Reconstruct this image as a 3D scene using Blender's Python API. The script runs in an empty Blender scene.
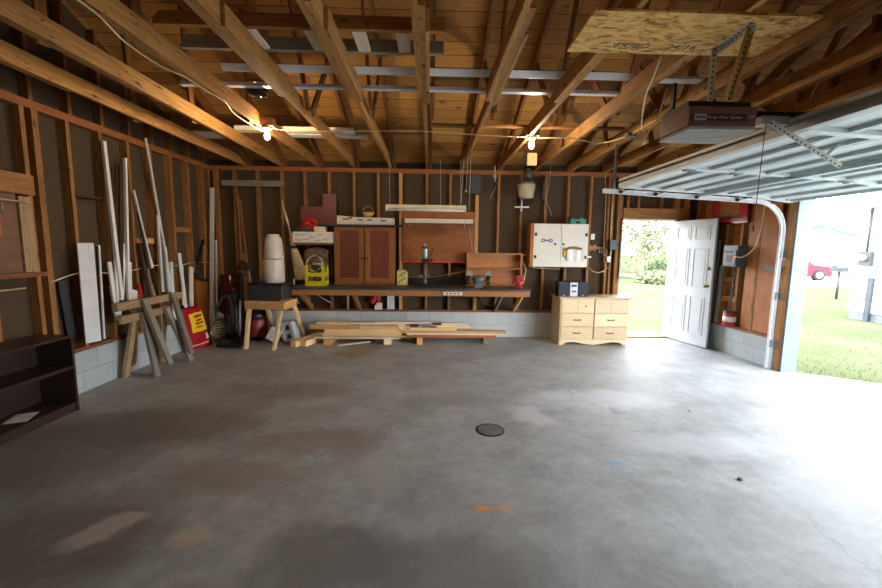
import bpy, bmesh, math, random
from mathutils import Vector, Matrix, Euler, noise as mnoise
random.seed(7)
SC = bpy.context.scene
COL = SC.collection
PI = math.pi

# ------------------------------------------------------------------ camera
f_px, yaw, pit, rol, CAM_H = 401.5, .0288, .1182, .0122, 1.6
Fv = Vector((math.sin(yaw)*math.cos(pit), math.cos(yaw)*math.cos(pit), -math.sin(pit)))
R0 = Vector((math.cos(yaw), -math.sin(yaw), 0)); U0 = R0.cross(Fv)
Rv = math.cos(rol)*R0 + math.sin(rol)*U0
Uv = -math.sin(rol)*R0 + math.cos(rol)*U0
cd = bpy.data.cameras.new('camera'); cam = bpy.data.objects.new('camera', cd); COL.objects.link(cam)
m = Matrix.Identity(4)
for i in range(3):
    m[i][0], m[i][1], m[i][2] = Rv[i], Uv[i], -Fv[i]
m[2][3] = CAM_H
cam.matrix_world = m
cd.sensor_width = 36; cd.sensor_fit = 'HORIZONTAL'; cd.lens = 36*f_px/882
cd.clip_start = .05; cd.clip_end = 500
SC.camera = cam

def at(px, py, **k):
    """point where the photo's line of sight through (px,py) meets the plane x=, y= or z="""
    d = Fv + Rv*(px-441)/f_px + Uv*(294-py)/f_px
    a, v = list(k.items())[0]; i = 'xyz'.index(a)
    o = Vector((0, 0, CAM_H)); t = (v-o[i])/d[i]
    return o + t*d

# ------------------------------------------------------------------ materials
def lin(c):
    return tuple(((x/255)/12.92 if x/255 <= .04045 else ((x/255+.055)/1.055)**2.4) for x in c) + (1,)
class N:
    def __init__(s, name):
        s.m = bpy.data.materials.new(name); s.m.use_nodes = True; s.t = s.m.node_tree; s.t.nodes.clear()
        s.out = s.n('ShaderNodeOutputMaterial'); s.b = s.n('ShaderNodeBsdfPrincipled')
        s.l(s.b.outputs[0], s.out.inputs[0])
    def n(s, t, **k):
        x = s.t.nodes.new(t)
        for a, v in k.items(): setattr(x, a, v)
        return x
    def l(s, a, b): s.t.links.new(a, b)
    def set(s, **k):
        for a, v in k.items(): s.b.inputs[a.replace('_', ' ')].default_value = v
    def noise(s, vec, scale, detail=3, rough=.55, dist=0):
        x = s.n('ShaderNodeTexNoise'); x.inputs['Scale'].default_value = scale; x.inputs['Detail'].default_value = detail
        x.inputs['Roughness'].default_value = rough; x.inputs['Distortion'].default_value = dist
        if vec: s.l(vec, x.inputs['Vector'])
        return x.outputs['Fac']
    def mapping(s, vec, scale=(1, 1, 1), loc=(0, 0, 0), rot=(0, 0, 0)):
        x = s.n('ShaderNodeMapping'); x.inputs['Scale'].default_value = scale; x.inputs['Location'].default_value = loc; x.inputs['Rotation'].default_value = rot
        s.l(vec, x.inputs['Vector']); return x.outputs[0]
    def ramp(s, fac, stops, interp='LINEAR'):
        x = s.n('ShaderNodeValToRGB'); x.color_ramp.interpolation = interp
        e = x.color_ramp.elements
        while len(e) < len(stops): e.new(.5)
        for i, (p, c) in enumerate(stops):
            e[i].position = p; e[i].color = c if len(c) == 4 else lin(c)
        s.l(fac, x.inputs[0]); return x.outputs[0]
    def mix(s, fac, a, b, mode='MIX'):
        x = s.n('ShaderNodeMix', data_type='RGBA', blend_type=mode)
        if isinstance(fac, (int, float)): x.inputs[0].default_value = fac
        else: s.l(fac, x.inputs[0])
        for k, v in ((6, a), (7, b)):
            if isinstance(v, tuple): x.inputs[k].default_value = v if len(v) == 4 else lin(v)
            else: s.l(v, x.inputs[k])
        return x.outputs[2]
    def math(s, op, a, b=None):
        x = s.n('ShaderNodeMath', operation=op)
        for i, v in enumerate((a, b)):
            if v is None: continue
            if isinstance(v, (int, float)): x.inputs[i].default_value = v
            else: s.l(v, x.inputs[i])
        return x.outputs[0]
    def bump(s, h, strength=.3, dist=.01):
        x = s.n('ShaderNodeBump'); x.inputs['Strength'].default_value = strength; x.inputs['Distance'].default_value = dist
        s.l(h, x.inputs['Height']); s.l(x.outputs[0], s.b.inputs['Normal'])
    def col(s, c): s.l(c, s.b.inputs['Base Color'])

def plain(name, c, rough=.5, metal=0, var=.12, scale=8, **k):
    n = N(name); tc = n.n('ShaderNodeTexCoord')
    f = n.noise(tc.outputs['Object'], scale, 4)
    a = tuple(max(0, x*(1-var)) for x in c); b = tuple(min(255, x*(1+var*.6)) for x in c)
    n.col(n.ramp(f, [(.3, a), (.7, b)])); n.set(Roughness=rough, Metallic=metal, **k)
    return n.m
def wood(name, dark, light, knots=.5, rough=.7, streak=14):
    n = N(name); uv = n.n('ShaderNodeUVMap'); oi = n.n('ShaderNodeObjectInfo')
    sc = n.n('ShaderNodeVectorMath', operation='SCALE'); cmb = n.n('ShaderNodeCombineXYZ')
    n.l(oi.outputs['Random'], cmb.inputs[0]); n.l(oi.outputs['Random'], cmb.inputs[1]); n.l(cmb.outputs[0], sc.inputs[0]); sc.inputs['Scale'].default_value = 37
    ad = n.n('ShaderNodeVectorMath', operation='ADD'); n.l(uv.outputs[0], ad.inputs[0]); n.l(sc.outputs[0], ad.inputs[1])
    v = ad.outputs[0]
    g = n.noise(n.mapping(v, (1.1, streak, 1)), 3, 4, .6, .6)
    g2 = n.noise(n.mapping(v, (3, 90, 1)), 2, 2)
    big = n.noise(n.mapping(v, (.6, 2, 1)), 1.3, 2)
    f = n.math('ADD', n.math('MULTIPLY', g, .6), n.math('ADD', n.math('MULTIPLY', g2, .25), n.math('MULTIPLY', big, .25)))
    c = n.ramp(f, [(.32, dark), (.72, light)])
    # knots
    vo = n.n('ShaderNodeTexVoronoi'); vo.inputs['Scale'].default_value = 1
    n.l(n.mapping(v, (3.2, 9, 1)), vo.inputs['Vector'])
    k = n.ramp(vo.outputs['Distance'], [(.06, (255,)*3), (.16, (0,)*3)])
    c = n.mix(n.math('MULTIPLY', k, knots), c, tuple(x*.35 for x in dark))
    v2 = n.n('ShaderNodeTexVoronoi'); v2.inputs['Scale'].default_value = 1; n.l(n.mapping(v, (11, 34, 1)), v2.inputs['Vector'])
    k2 = n.ramp(v2.outputs['Distance'], [(.12, (255,)*3), (.24, (0,)*3)]); gate = n.ramp(n.noise(n.mapping(v, (4, 8, 1)), 2, 2), [(.42, (0,)*3), (.52, (255,)*3)])
    c = n.mix(n.math('MULTIPLY', n.math('MULTIPLY', k2, gate), min(1, knots*.9)), c, tuple(x*.45 for x in dark))
    # piece to piece tone
    mr = n.n('ShaderNodeMapRange'); n.l(oi.outputs['Random'], mr.inputs[0]); mr.inputs[3].default_value = .78; mr.inputs[4].default_value = 1.12
    hs = n.n('ShaderNodeHueSaturation'); n.l(mr.outputs[0], hs.inputs['Value']); n.l(c, hs.inputs['Color'])
    n.col(hs.outputs[0]); n.set(Roughness=rough); n.bump(g2, .15, .003)
    return n.m
def blocks(name, c, mortar, axes):
    n = N(name); tc = n.n('ShaderNodeTexCoord'); sp = n.n('ShaderNodeSeparateXYZ'); n.l(tc.outputs['Object'], sp.inputs[0])
    cb = n.n('ShaderNodeCombineXYZ'); n.l(sp.outputs[axes[0]], cb.inputs[0]); n.l(sp.outputs[axes[1]], cb.inputs[1])
    br = n.n('ShaderNodeTexBrick'); n.l(cb.outputs[0], br.inputs['Vector'])
    br.inputs['Scale'].default_value = 1; br.inputs['Brick Width'].default_value = .406; br.inputs['Row Height'].default_value = .2215
    br.inputs['Mortar Size'].default_value = .004; br.inputs['Mortar Smooth'].default_value = .4
    br.inputs['Color1'].default_value = lin(c); br.inputs['Color2'].default_value = lin(tuple(x*.94 for x in c)); br.inputs['Mortar'].default_value = lin(mortar)
    f = n.noise(tc.outputs['Object'], 5, 5); d = n.noise(tc.outputs['Object'], 60, 2)
    cc = n.mix(n.ramp(f, [(.35, (0,)*3), (.75, (130,)*3)]), br.outputs[0], tuple(x*.8 for x in c))
    n.col(cc); n.set(Roughness=.85); n.bump(n.math('SUBTRACT', n.math('MULTIPLY', d, .3), br.outputs['Fac']), .5, .006)
    return n.m

M = {}
M['stud'] = wood('stud wood', (98, 58, 28), (190, 134, 74), .8)
M['joist'] = wood('joist wood', (112, 68, 28), (204, 150, 80), .95)
M['rafter'] = wood('rafter wood', (88, 52, 24), (156, 104, 54), .5)
M['plate'] = wood('plate wood', (104, 56, 28), (172, 106, 58), .4)
M['pine'] = wood('fresh pine', (222, 178, 118), (246, 218, 168), .35)
M['pine2'] = wood('golden pine', (196, 136, 72), (232, 184, 118), .45)
M['pale'] = wood('pale whitewood', (226, 204, 172), (244, 232, 212), .15)
M['oldwood'] = wood('weathered wood', (98, 86, 74), (158, 142, 122), .4)
M['redwood'] = wood('stained cabinet wood', (118, 66, 30), (168, 104, 52), .3, .5)
M['reddoor'] = wood('dark red door panel', (88, 40, 26), (116, 56, 38), .05, .55)
M['shelfwood'] = wood('tan shelf wood', (162, 104, 58), (192, 132, 80), .1, .5)
M['espresso'] = wood('dark brown laminate', (36, 24, 22), (58, 42, 38), 0, .38)
M['brownply'] = wood('brown plywood', (140, 78, 34), (186, 116, 58), .25, .6, 5)
M['hardboard'] = wood('hardboard', (132, 76, 36), (168, 102, 52), .05, .55, 4)
M['maple'] = wood('light maple laminate', (214, 186, 140), (232, 208, 166), .0, .45, 6)
M['darkbrown'] = wood('dark brown board', (44, 30, 22), (78, 56, 42), .1, .6)
M['fiber'] = None
n = N('brown fiberboard'); tc = n.n('ShaderNodeTexCoord')
f1 = n.noise(tc.outputs['Object'], 90, 3, .7); f2 = n.noise(tc.outputs['Object'], 1.8, 3)
n.col(n.mix(n.ramp(f2, [(.3, (0,)*3), (.75, (150,)*3)]), n.ramp(f1, [(.3, (60, 48, 35)), (.7, (102, 83, 62))]), (60, 50, 41))); n.set(Roughness=.95); n.bump(f1, .4, .004); M['fiber'] = n.m
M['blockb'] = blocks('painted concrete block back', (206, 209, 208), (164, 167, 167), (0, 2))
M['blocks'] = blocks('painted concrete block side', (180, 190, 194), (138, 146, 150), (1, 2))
# roof sheathing planks
n = N('roof sheathing planks'); uv = n.n('ShaderNodeUVMap'); br = n.n('ShaderNodeTexBrick')
n.l(uv.outputs[0], br.inputs['Vector']); br.inputs['Scale'].default_value = 1; br.inputs['Brick Width'].default_value = 3.1; br.inputs['Row Height'].default_value = .185
br.inputs['Mortar Size'].default_value = .004; br.inputs['Bias'].default_value = 0
br.inputs['Color1'].default_value = lin((206, 154, 80)); br.inputs['Color2'].default_value = lin((150, 104, 50)); br.inputs['Mortar'].default_value = lin((40, 22, 12))
g = n.noise(n.mapping(uv.outputs[0], (1, 12, 1)), 4, 4, .6, .4); vo = n.n('ShaderNodeTexVoronoi'); vo.inputs['Scale'].default_value = 1; n.l(n.mapping(uv.outputs[0], (2.2, 5, 1)), vo.inputs['Vector'])
c = n.mix(n.ramp(g, [(.35, (170,)*3), (.7, (0,)*3)]), br.outputs[0], (104, 62, 32))
c = n.mix(n.ramp(vo.outputs['Distance'], [(.05, (230,)*3), (.15, (0,)*3)]), c, (60, 30, 14))
n.col(c); n.set(Roughness=.8); n.bump(n.math('SUBTRACT', 1, br.outputs['Fac']), .5, .006); M['sheath'] = n.m
# osb
n = N('oriented strand board'); uv = n.n('ShaderNodeUVMap')
def flakes(vec, rot, sc):
    vo = n.n('ShaderNodeTexVoronoi'); vo.inputs['Scale'].default_value = 1; n.l(n.mapping(vec, sc, (0, 0, 0), (0, 0, rot)), vo.inputs['Vector']); return vo.outputs['Color']
w = n.n('ShaderNodeVectorMath', operation='ADD'); nz = n.n('ShaderNodeTexNoise'); nz.inputs['Scale'].default_value = 6; n.l(uv.outputs[0], nz.inputs['Vector'])
s2 = n.n('ShaderNodeVectorMath', operation='SCALE'); s2.inputs['Scale'].default_value = .12; n.l(nz.outputs['Color'], s2.inputs[0]); n.l(uv.outputs[0], w.inputs[0]); n.l(s2.outputs[0], w.inputs[1])
a = flakes(w.outputs[0], .5, (12, 40, 1)); b = flakes(w.outputs[0], -.6, (14, 36, 1))
s3 = n.n('ShaderNodeSeparateColor'); n.l(a, s3.inputs[0]); s4 = n.n('ShaderNodeSeparateColor'); n.l(b, s4.inputs[0])
ff = n.math('ADD', n.math('MULTIPLY', s3.outputs[0], .55), n.math('MULTIPLY', s4.outputs[1], .45))
n.col(n.ramp(ff, [(.1, (160, 100, 40)), (.35, (226, 172, 88)), (.7, (250, 210, 126)), (.9, (196, 136, 62))])); n.set(Roughness=.75); M['osb'] = n.m

# floor concrete: mottled, with stains, plus large darker blotches at the left and front
n = N('stained concrete'); tc = n.n('ShaderNodeTexCoord'); P_ = tc.outputs['Object']
f1 = n.noise(P_, .7, 7, .68, .2); f2 = n.noise(P_, 2.2, 9, .72, .15); f3 = n.noise(P_, 18, 8, .75); f4 = n.noise(P_, 160, 2)
c = n.ramp(f2, [(.24, (118, 121, 119)), (.5, (158, 161, 161)), (.78, (190, 195, 196))])
c = n.mix(n.ramp(f1, [(.42, (0,)*3), (.62, (170,)*3)]), c, (136, 133, 131))
c = n.mix(n.ramp(f3, [(.48, (0,)*3), (.7, (150,)*3)]), c, (112, 109, 108))
wn = n.n('ShaderNodeTexNoise'); wn.inputs['Scale'].default_value = 5; wn.inputs['Detail'].default_value = 5; n.l(P_, wn.inputs['Vector'])
ws = n.n('ShaderNodeVectorMath', operation='SCALE'); ws.inputs['Scale'].default_value = .34; n.l(wn.outputs['Color'], ws.inputs[0])
wa = n.n('ShaderNodeVectorMath', operation='ADD'); n.l(P_, wa.inputs[0]); n.l(ws.outputs[0], wa.inputs[1])
WP = wa.outputs[0]
def blotch(c, px, py, rx, ry, colr, amt, rot=0, soft=.45, vec=None):
    p = at(px, py, z=0); off = .17 if vec is None else 0
    mp = n.n('ShaderNodeMapping', vector_type='TEXTURE'); n.l(WP if vec is None else vec, mp.inputs['Vector'])
    mp.inputs['Location'].default_value = (p.x+off, p.y+off, 0 if vec is not None else .17); mp.inputs['Rotation'].default_value = (0, 0, rot); mp.inputs['Scale'].default_value = (rx, ry, 1)
    ln = n.n('ShaderNodeVectorMath', operation='LENGTH'); n.l(mp.outputs[0], ln.inputs[0])
    fac = n.ramp(ln.outputs['Value'], [(1-soft, (255,)*3), (1, (0,)*3)])
    return n.mix(n.math('MULTIPLY', fac, amt), c, colr)
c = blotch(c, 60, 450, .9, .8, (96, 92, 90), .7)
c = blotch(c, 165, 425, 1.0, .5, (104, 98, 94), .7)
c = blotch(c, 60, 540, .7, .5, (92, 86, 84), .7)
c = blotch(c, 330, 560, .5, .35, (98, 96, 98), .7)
c = blotch(c, 450, 570, .7, .28, (108, 106, 108), .6)
c = blotch(c, 235, 475, .6, .3, (124, 110, 98), .5)
c = blotch(c, 320, 440, .7, .3, (122, 106, 90), .5)
c = blotch(c, 290, 390, .9, .3, (118, 104, 94), .5)
c = blotch(c, 240, 405, .5, .25, (122, 112, 102), .4)
c = blotch(c, 385, 470, .3, .3, (172, 172, 172), .4)
c = blotch(c, 105, 530, .24, .12, (206, 198, 190), .5, .6)
c = blotch(c, 190, 537, .14, .09, (196, 178, 150), .5, .8)
c = blotch(c, 355, 353, .36, .28, (140, 130, 84), .75)
c = blotch(c, 372, 347, .5, .2, (128, 120, 84), .6)
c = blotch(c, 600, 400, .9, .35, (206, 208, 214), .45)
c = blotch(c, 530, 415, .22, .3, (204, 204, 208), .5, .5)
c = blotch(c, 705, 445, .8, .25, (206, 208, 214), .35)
c = blotch(c, 460, 400, .7, .2, (128, 128, 128), .4)
c = blotch(c, 650, 380, .6, .15, (140, 138, 136), .4)
n.l(wn.outputs['Color'], ws.inputs[0])
c = blotch(c, 484, 508, .075, .030, (226, 146, 46), .95, .05, .6, P_)
c = blotch(c, 503, 508, .10, .020, (216, 146, 62), .85, .03, .6, P_)
c = blotch(c, 616, 463, .12, .045, (110, 156, 190), .75, -.2, .7, P_)
# cracks
ck = n.n('ShaderNodeTexVoronoi', feature='DISTANCE_TO_EDGE'); ck.inputs['Scale'].default_value = .42; n.l(WP, ck.inputs['Vector'])
cm = n.ramp(ck.outputs['Distance'], [(.0015, (150,)*3), (.005, (0,)*3)])
msk = n.ramp(n.noise(P_, .8, 2), [(.5, (0,)*3), (.6, (255,)*3)])
c = n.mix(n.math('MULTIPLY', cm, msk), c, (66, 60, 56))
n.col(c); rr = n.n('ShaderNodeMapRange'); n.l(f2, rr.inputs[0]); rr.inputs[3].default_value = .42; rr.inputs[4].default_value = .68
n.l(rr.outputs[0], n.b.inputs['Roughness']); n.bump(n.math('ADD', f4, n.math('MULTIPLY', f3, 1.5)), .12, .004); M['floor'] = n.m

n = N('lawn grass'); tc = n.n('ShaderNodeTexCoord'); f = n.noise(tc.outputs['Object'], .7, 5, .6); f2 = n.noise(tc.outputs['Object'], 12, 4)
c = n.ramp(f, [(.35, (82, 88, 62)), (.6, (94, 98, 74)), (.75, (106, 103, 86))]); c = n.mix(n.ramp(f2, [(.4, (120,)*3), (.7, (0,)*3)]), c, (74, 84, 54)); n.col(c); n.set(Roughness=.95, Specular_IOR_Level=0.0); M['grass'] = n.m
M['white'] = plain('white paint', (236, 236, 234), .4, var=.03)
M['vinyl'] = plain('white vinyl', (226, 230, 234), .35, var=.04)
M['creamw'] = plain('cream painted metal', (226, 220, 196), .4, var=.05)
M['cabwhite'] = plain('off white cabinet door', (230, 226, 214), .35, var=.03, scale=3)
M['doorw'] = plain('white enamelled door', (182, 188, 197), .35, var=.02)
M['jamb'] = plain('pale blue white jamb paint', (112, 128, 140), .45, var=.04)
M['gdoor'] = plain('garage door panel white', (214, 222, 222), .42, var=.04)
M['gsteel'] = plain('galvanised steel', (158, 164, 164), .38, .75, .1, 20)
M['gpaint'] = plain('brownish grey strut', (172, 174, 174), .5, .05, .08)
M['rib'] = plain('grey green door rib', (178, 192, 192), .45, .1, .06)
M['steel'] = plain('bright steel', (190, 190, 188), .28, .9, .05)
M['iron'] = plain('dark cast iron', (44, 46, 46), .5, .4)
M['greyhammer'] = plain('grey green hammertone', (108, 118, 114), .4, .3)
M['zamak'] = plain('yellow zinc angle iron', (206, 172, 110), .4, .5, .12, 14)
M['black'] = plain('black plastic', (24, 24, 26), .4, var=.15)
M['charcoal'] = plain('charcoal plastic', (52, 54, 58), .45, var=.1)
M['benchtop'] = plain('worn black worktop', (64, 64, 66), .5, var=.35, scale=5)
M['darkwall'] = plain('dark painted board', (34, 32, 32), .6, var=.15)
M['silver'] = plain('silver plastic', (176, 180, 188), .3, .4, .04)
M['spk'] = plain('dark blue grey speaker cloth', (50, 56, 68), .8, var=.06, scale=60)
M['red'] = plain('red paint', (186, 30, 34), .4)
M['dullred'] = plain('dull red drum', (128, 34, 34), .45)
M['cardboard'] = plain('crumpled brown paper', (112, 90, 70), .85, var=.3, scale=14)
M['castgrey'] = plain('worn cast grey', (134, 136, 136), .6)
M['redbag'] = plain('red plastic bag', (172, 22, 40), .38, var=.1)
M['orangered'] = plain('orange red edge', (214, 74, 32), .5)
M['maroon'] = plain('maroon board', (122, 60, 62), .45, var=.06)
M['maroonshiny'] = plain('glossy maroon', (86, 22, 28), .16)
M['yellow'] = plain('yellow crate plastic', (198, 188, 40), .45, var=.06)
M['yellowl'] = plain('yellow label', (246, 208, 40), .45, var=.04)
M['yellowc'] = plain('pale yellow card', (222, 208, 122), .6)
M['brownmark'] = plain('brown print', (96, 60, 30), .6)
M['teal'] = plain('teal box', (52, 152, 130), .5)
M['dteal'] = plain('dark teal box', (38, 62, 70), .5)
M['cream'] = plain('cream carton', (222, 206, 166), .6)
M['paper'] = plain('white printed carton', (226, 222, 214), .6, var=.05)
M['bagpaper'] = plain('grey white paper sack', (222, 220, 218), .7, var=.12)
M['print'] = plain('grey print', (92, 92, 96), .6)
M['blueprint'] = plain('blue print', (60, 84, 150), .5)
M['navy'] = plain('navy stitching', (26, 34, 92), .6)
M['straw'] = plain('broom straw', (206, 184, 144), .8, var=.25, scale=30)
M['wicker'] = plain('wicker', (204, 168, 104), .7, var=.3, scale=40)
M['translu'] = plain('milky plastic', (206, 198, 186), .4, var=.06)
M['cinder'] = plain('concrete block grey', (186, 188, 186), .9, var=.12, scale=40)
M['cable'] = plain('cream cable', (214, 196, 150), .5)
M['wire'] = plain('pale wire', (190, 186, 176), .5)
M['brass'] = plain('aged brass', (150, 116, 60), .35, .8)
M['brown'] = plain('reddish brown housing', (108, 70, 60), .35, .2, .06)
M['brownd'] = plain('dark brown housing', (54, 36, 30), .4, .2, .06)
M['lens'] = plain('ribbed light lens', (150, 146, 138), .3, var=.03)
M['greybox'] = plain('grey electrical box', (70, 76, 80), .45, .3, .06)
M['dgrey'] = plain('dark slate metal box', (44, 50, 56), .5, .2)
M['tanwood'] = wood('speckled tan wood', (128, 100, 70), (186, 156, 118), .9)
M['dullply'] = wood('dull aged plywood', (100, 70, 50), (136, 100, 74), .1, .7, 4)
M['greywood'] = wood('grey weathered board', (112, 106, 94), (156, 150, 136), .2)
M['concr'] = plain('outdoor concrete', (188, 186, 182), .85, var=.12, scale=3)
M['foundation'] = plain('grey foundation', (110, 116, 130), .85)
M['roofteal'] = plain('teal metal roof', (66, 98, 102), .5)
M['roofgrey'] = plain('grey shingles', (130, 128, 126), .9, var=.2, scale=20)
M['carred'] = plain('maroon car paint', (120, 26, 48), .25, .2)
M['tyre'] = plain('tyre rubber', (30, 30, 32), .8)
M['glass_d'] = plain('dark car glass', (40, 46, 54), .1)
M['bark'] = plain('pale bark', (150, 140, 124), .9, var=.25, scale=12)
M['leaf'] = plain('spring leaves', (116, 124, 92), .9, var=.2, scale=2, Specular_IOR_Level=0.0)
M['leaf2'] = plain('darker leaves', (88, 100, 72), .9, var=.2, scale=2, Specular_IOR_Level=0.0)
M['tuft'] = plain('grass blades', (98, 106, 70), .95, var=.2, scale=2, Specular_IOR_Level=0.0)
n = N('glass refractor'); n.set(Base_Color=lin((214, 206, 176)), Roughness=.35, Transmission_Weight=.35, IOR=1.45); M['refr'] = n.m
n = N('dark jar glass'); n.set(Base_Color=lin((60, 56, 52)), Roughness=.08, Transmission_Weight=.5, IOR=1.45); M['jar'] = n.m
n = N('siding'); tc = n.n('ShaderNodeTexCoord'); sp = n.n('ShaderNodeSeparateXYZ'); n.l(tc.outputs['Object'], sp.inputs[0])
fr = n.math('FRACT', n.math('MULTIPLY', sp.outputs[2], 7)); n.col(n.ramp(n.noise(tc.outputs['Object'], 3), [(.3, (226, 230, 234)), (.7, (236, 238, 240))])); n.set(Roughness=.6); n.bump(fr, .6, .02); M['siding'] = n.m
n = N('perforated angle'); uv = n.n('ShaderNodeUVMap'); vo = n.n('ShaderNodeTexVoronoi'); vo.inputs['Scale'].default_value = 1; vo.inputs['Randomness'].default_value = 0
n.l(n.mapping(uv.outputs[0], (30, 30, 1)), vo.inputs['Vector'])
n.col(n.mix(n.ramp(vo.outputs['Distance'], [(.17, (255,)*3), (.21, (0,)*3)]), (206, 176, 116), (40, 28, 18))); n.set(Roughness=.45, Metallic=.3); M['perf'] = n.m
n = N('grey perforated angle'); uv = n.n('ShaderNodeUVMap'); vo = n.n('ShaderNodeTexVoronoi'); vo.inputs['Scale'].default_value = 1; vo.inputs['Randomness'].default_value = 0
n.l(n.mapping(uv.outputs[0], (30, 30, 1)), vo.inputs['Vector'])
n.col(n.mix(n.ramp(vo.outputs['Distance'], [(.17, (255,)*3), (.21, (0,)*3)]), (190, 192, 180), (50, 46, 40))); n.set(Roughness=.45, Metallic=.4); M['perfg'] = n.m
def emis(name, c, s):
    n = N(name); n.set(Base_Color=lin(c)); n.b.inputs['Emission Color'].default_value = lin(c); n.b.inputs['Emission Strength'].default_value = s
    return n.m
BULB = 460
M['bulbw'] = emis('lit warm bulb', (255, 222, 178), BULB)
M['bulbc'] = emis('lit bulb', (255, 230, 196), BULB*.9)

# ------------------------------------------------------------------ mesh builder
class MB:
    def __init__(s):
        s.bm = bmesh.new(); s.uv = s.bm.loops.layers.uv.new('UVMap')
    def _uvbox(s, faces, loc, size):
        L = max(range(3), key=lambda i: size[i]); o = [i for i in range(3) if i != L]
        for f in faces:
            nrm = max(range(3), key=lambda i: abs(f_n(loc, f)[i]))
            for lp in f.loops:
                p = loc[lp.vert]
                u = p[L]; v = p[o[0]] + p[o[1]]
                if nrm == L: u = p[o[0]]
                lp[s.uv].uv = (u, v + nrm*.37)
    def box(s, c, size, rot=None):
        vs = []; loc = {}
        for dx in (-.5, .5):
            for dy in (-.5, .5):
                for dz in (-.5, .5):
                    l = Vector((dx*size[0], dy*size[1], dz*size[2]))
                    w = (rot @ l if rot is not None else l) + Vector(c)
                    v = s.bm.verts.new(w); vs.append(v); loc[v] = l
        fs = [s.bm.faces.new([vs[i] for i in q]) for q in ((0,1,3,2),(4,6,7,5),(0,4,5,1),(2,3,7,6),(0,2,6,4),(1,5,7,3))]
        s._uvbox(fs, loc, size); return s
    def bx(s, x0, x1, y0, y1, z0, z1):
        return s.box(((x0+x1)/2, (y0+y1)/2, (z0+z1)/2), (abs(x1-x0), abs(y1-y0), abs(z1-z0)))
    def beam(s, p0, p1, w, h, up=(0, 0, 1), taper=1):
        p0 = Vector(p0); p1 = Vector(p1); d = (p1-p0); L = d.length; d.normalize()
        up = Vector(up)
        if abs(d.dot(up)) > .98: up = Vector((0, 1, 0)) if abs(d.y) < .9 else Vector((1, 0, 0))
        sd = d.cross(up).normalized(); u = sd.cross(d).normalized()
        rot = Matrix((d, sd, u)).transposed()
        return s.box((p0+p1)/2, (L, w, h), rot)
    def prism(s, pts, axis, a, b):
        """polygon pts (2d) in the plane normal to axis, from a to b along axis"""
        def mk(p, t):
            if axis == 'x': return Vector((t, p[0], p[1]))
            if axis == 'y': return Vector((p[0], t, p[1]))
            return Vector((p[0], p[1], t))
        A = [s.bm.verts.new(mk(p, a)) for p in pts]; B = [s.bm.verts.new(mk(p, b)) for p in pts]
        fs = [s.bm.faces.new(A), s.bm.faces.new(B[::-1])]
        for i in range(len(pts)):
            j = (i+1) % len(pts); fs.append(s.bm.faces.new((A[j], A[i], B[i], B[j])))
        for f in fs:
            for lp in f.loops:
                co = lp.vert.co
                q = {'x': (co.y, co.z+co.x), 'y': (co.x, co.z+co.y), 'z': (co.x, co.y+co.z)}[axis]
                lp[s.uv].uv = q
        return s
    def tube(s, pts, r, n=8, cap=True):
        pts = [Vector(p) for p in pts]; rs = r if isinstance(r, (list, tuple)) else [r]*len(pts)
        rings = []; ref = None; dist = 0
        for i, p in enumerate(pts):
            t = (pts[min(i+1, len(pts)-1)] - pts[max(i-1, 0)]).normalized()
            if ref is None: ref = Vector((0, 0, 1)) if abs(t.z) < .9 else Vector((1, 0, 0))
            sd = t.cross(ref).normalized(); u = sd.cross(t).normalized(); ref = u
            rings.append([s.bm.verts.new(p + (sd*math.cos(2*PI*k/n) + u*math.sin(2*PI*k/n))*rs[i]) for k in range(n)])
        for a, b in zip(rings, rings[1:]):
            for k in range(n):
                f = s.bm.faces.new((a[k], a[(k+1) % n], b[(k+1) % n], b[k])); f.smooth = n > 5
        if cap:
            s.bm.faces.new(rings[0][::-1]); s.bm.faces.new(rings[-1])
        return s
    def lathe(s, prof, c=(0, 0, 0), n=20, rot=None, smooth=True):
        c = Vector(c); rings = []
        for r, z in prof:
            ring = []
            for k in range(n):
                l = Vector((r*math.cos(2*PI*k/n), r*math.sin(2*PI*k/n), z))
                ring.append(s.bm.verts.new((rot @ l if rot is not None else l) + c))
            rings.append(ring)
        for a, b in zip(rings, rings[1:]):
            for k in range(n):
                f = s.bm.faces.new((a[k], a[(k+1) % n], b[(k+1) % n], b[k])); f.smooth = smooth
        s.bm.faces.new(rings[0][::-1]); s.bm.faces.new(rings[-1])
        return s
    def grid(s, fn, nu, nv, smooth=True, two=None):
        vs = [[s.bm.verts.new(fn(i/nu, j/nv)) for j in range(nv+1)] for i in range(nu+1)]
        for i in range(nu):
            for j in range(nv):
                f = s.bm.faces.new((vs[i][j], vs[i+1][j], vs[i+1][j+1], vs[i][j+1])); f.smooth = smooth
        return s
def f_n(loc, f):
    a, b, c = [loc[v] for v in f.verts[:3]]
    return (b-a).cross(c-a)

def wloc(o):
    v = Vector((0, 0, 0))
    while o is not None: v += o.location; o = o.parent
    return v
def obj(name, mb, mat, parent=None, origin=None, bevel=0, smooth=False):
    bm = mb.bm
    bmesh.ops.recalc_face_normals(bm, faces=bm.faces)
    off = wloc(parent) if parent is not None else Vector((0, 0, 0))
    if parent is None and origin is not None:
        off = Vector(origin)
    if parent is None and origin is None:
        xs = [v.co for v in bm.verts]; mn = min(v.z for v in xs)
        off = Vector((sum(v.x for v in xs)/len(xs), sum(v.y for v in xs)/len(xs), mn))
    for v in bm.verts: v.co -= off
    me = bpy.data.meshes.new(name); bm.to_mesh(me); bm.free()
    me.materials.append(M[mat] if isinstance(mat, str) else mat)
    o = bpy.data.objects.new(name, me); COL.objects.link(o)
    if parent is not None: o.parent = parent
    else: o.location = off
    if bevel:
        b = o.modifiers.new('bevel', 'BEVEL'); b.width = bevel; b.segments = 2; b.limit_method = 'ANGLE'
    return o
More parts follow.
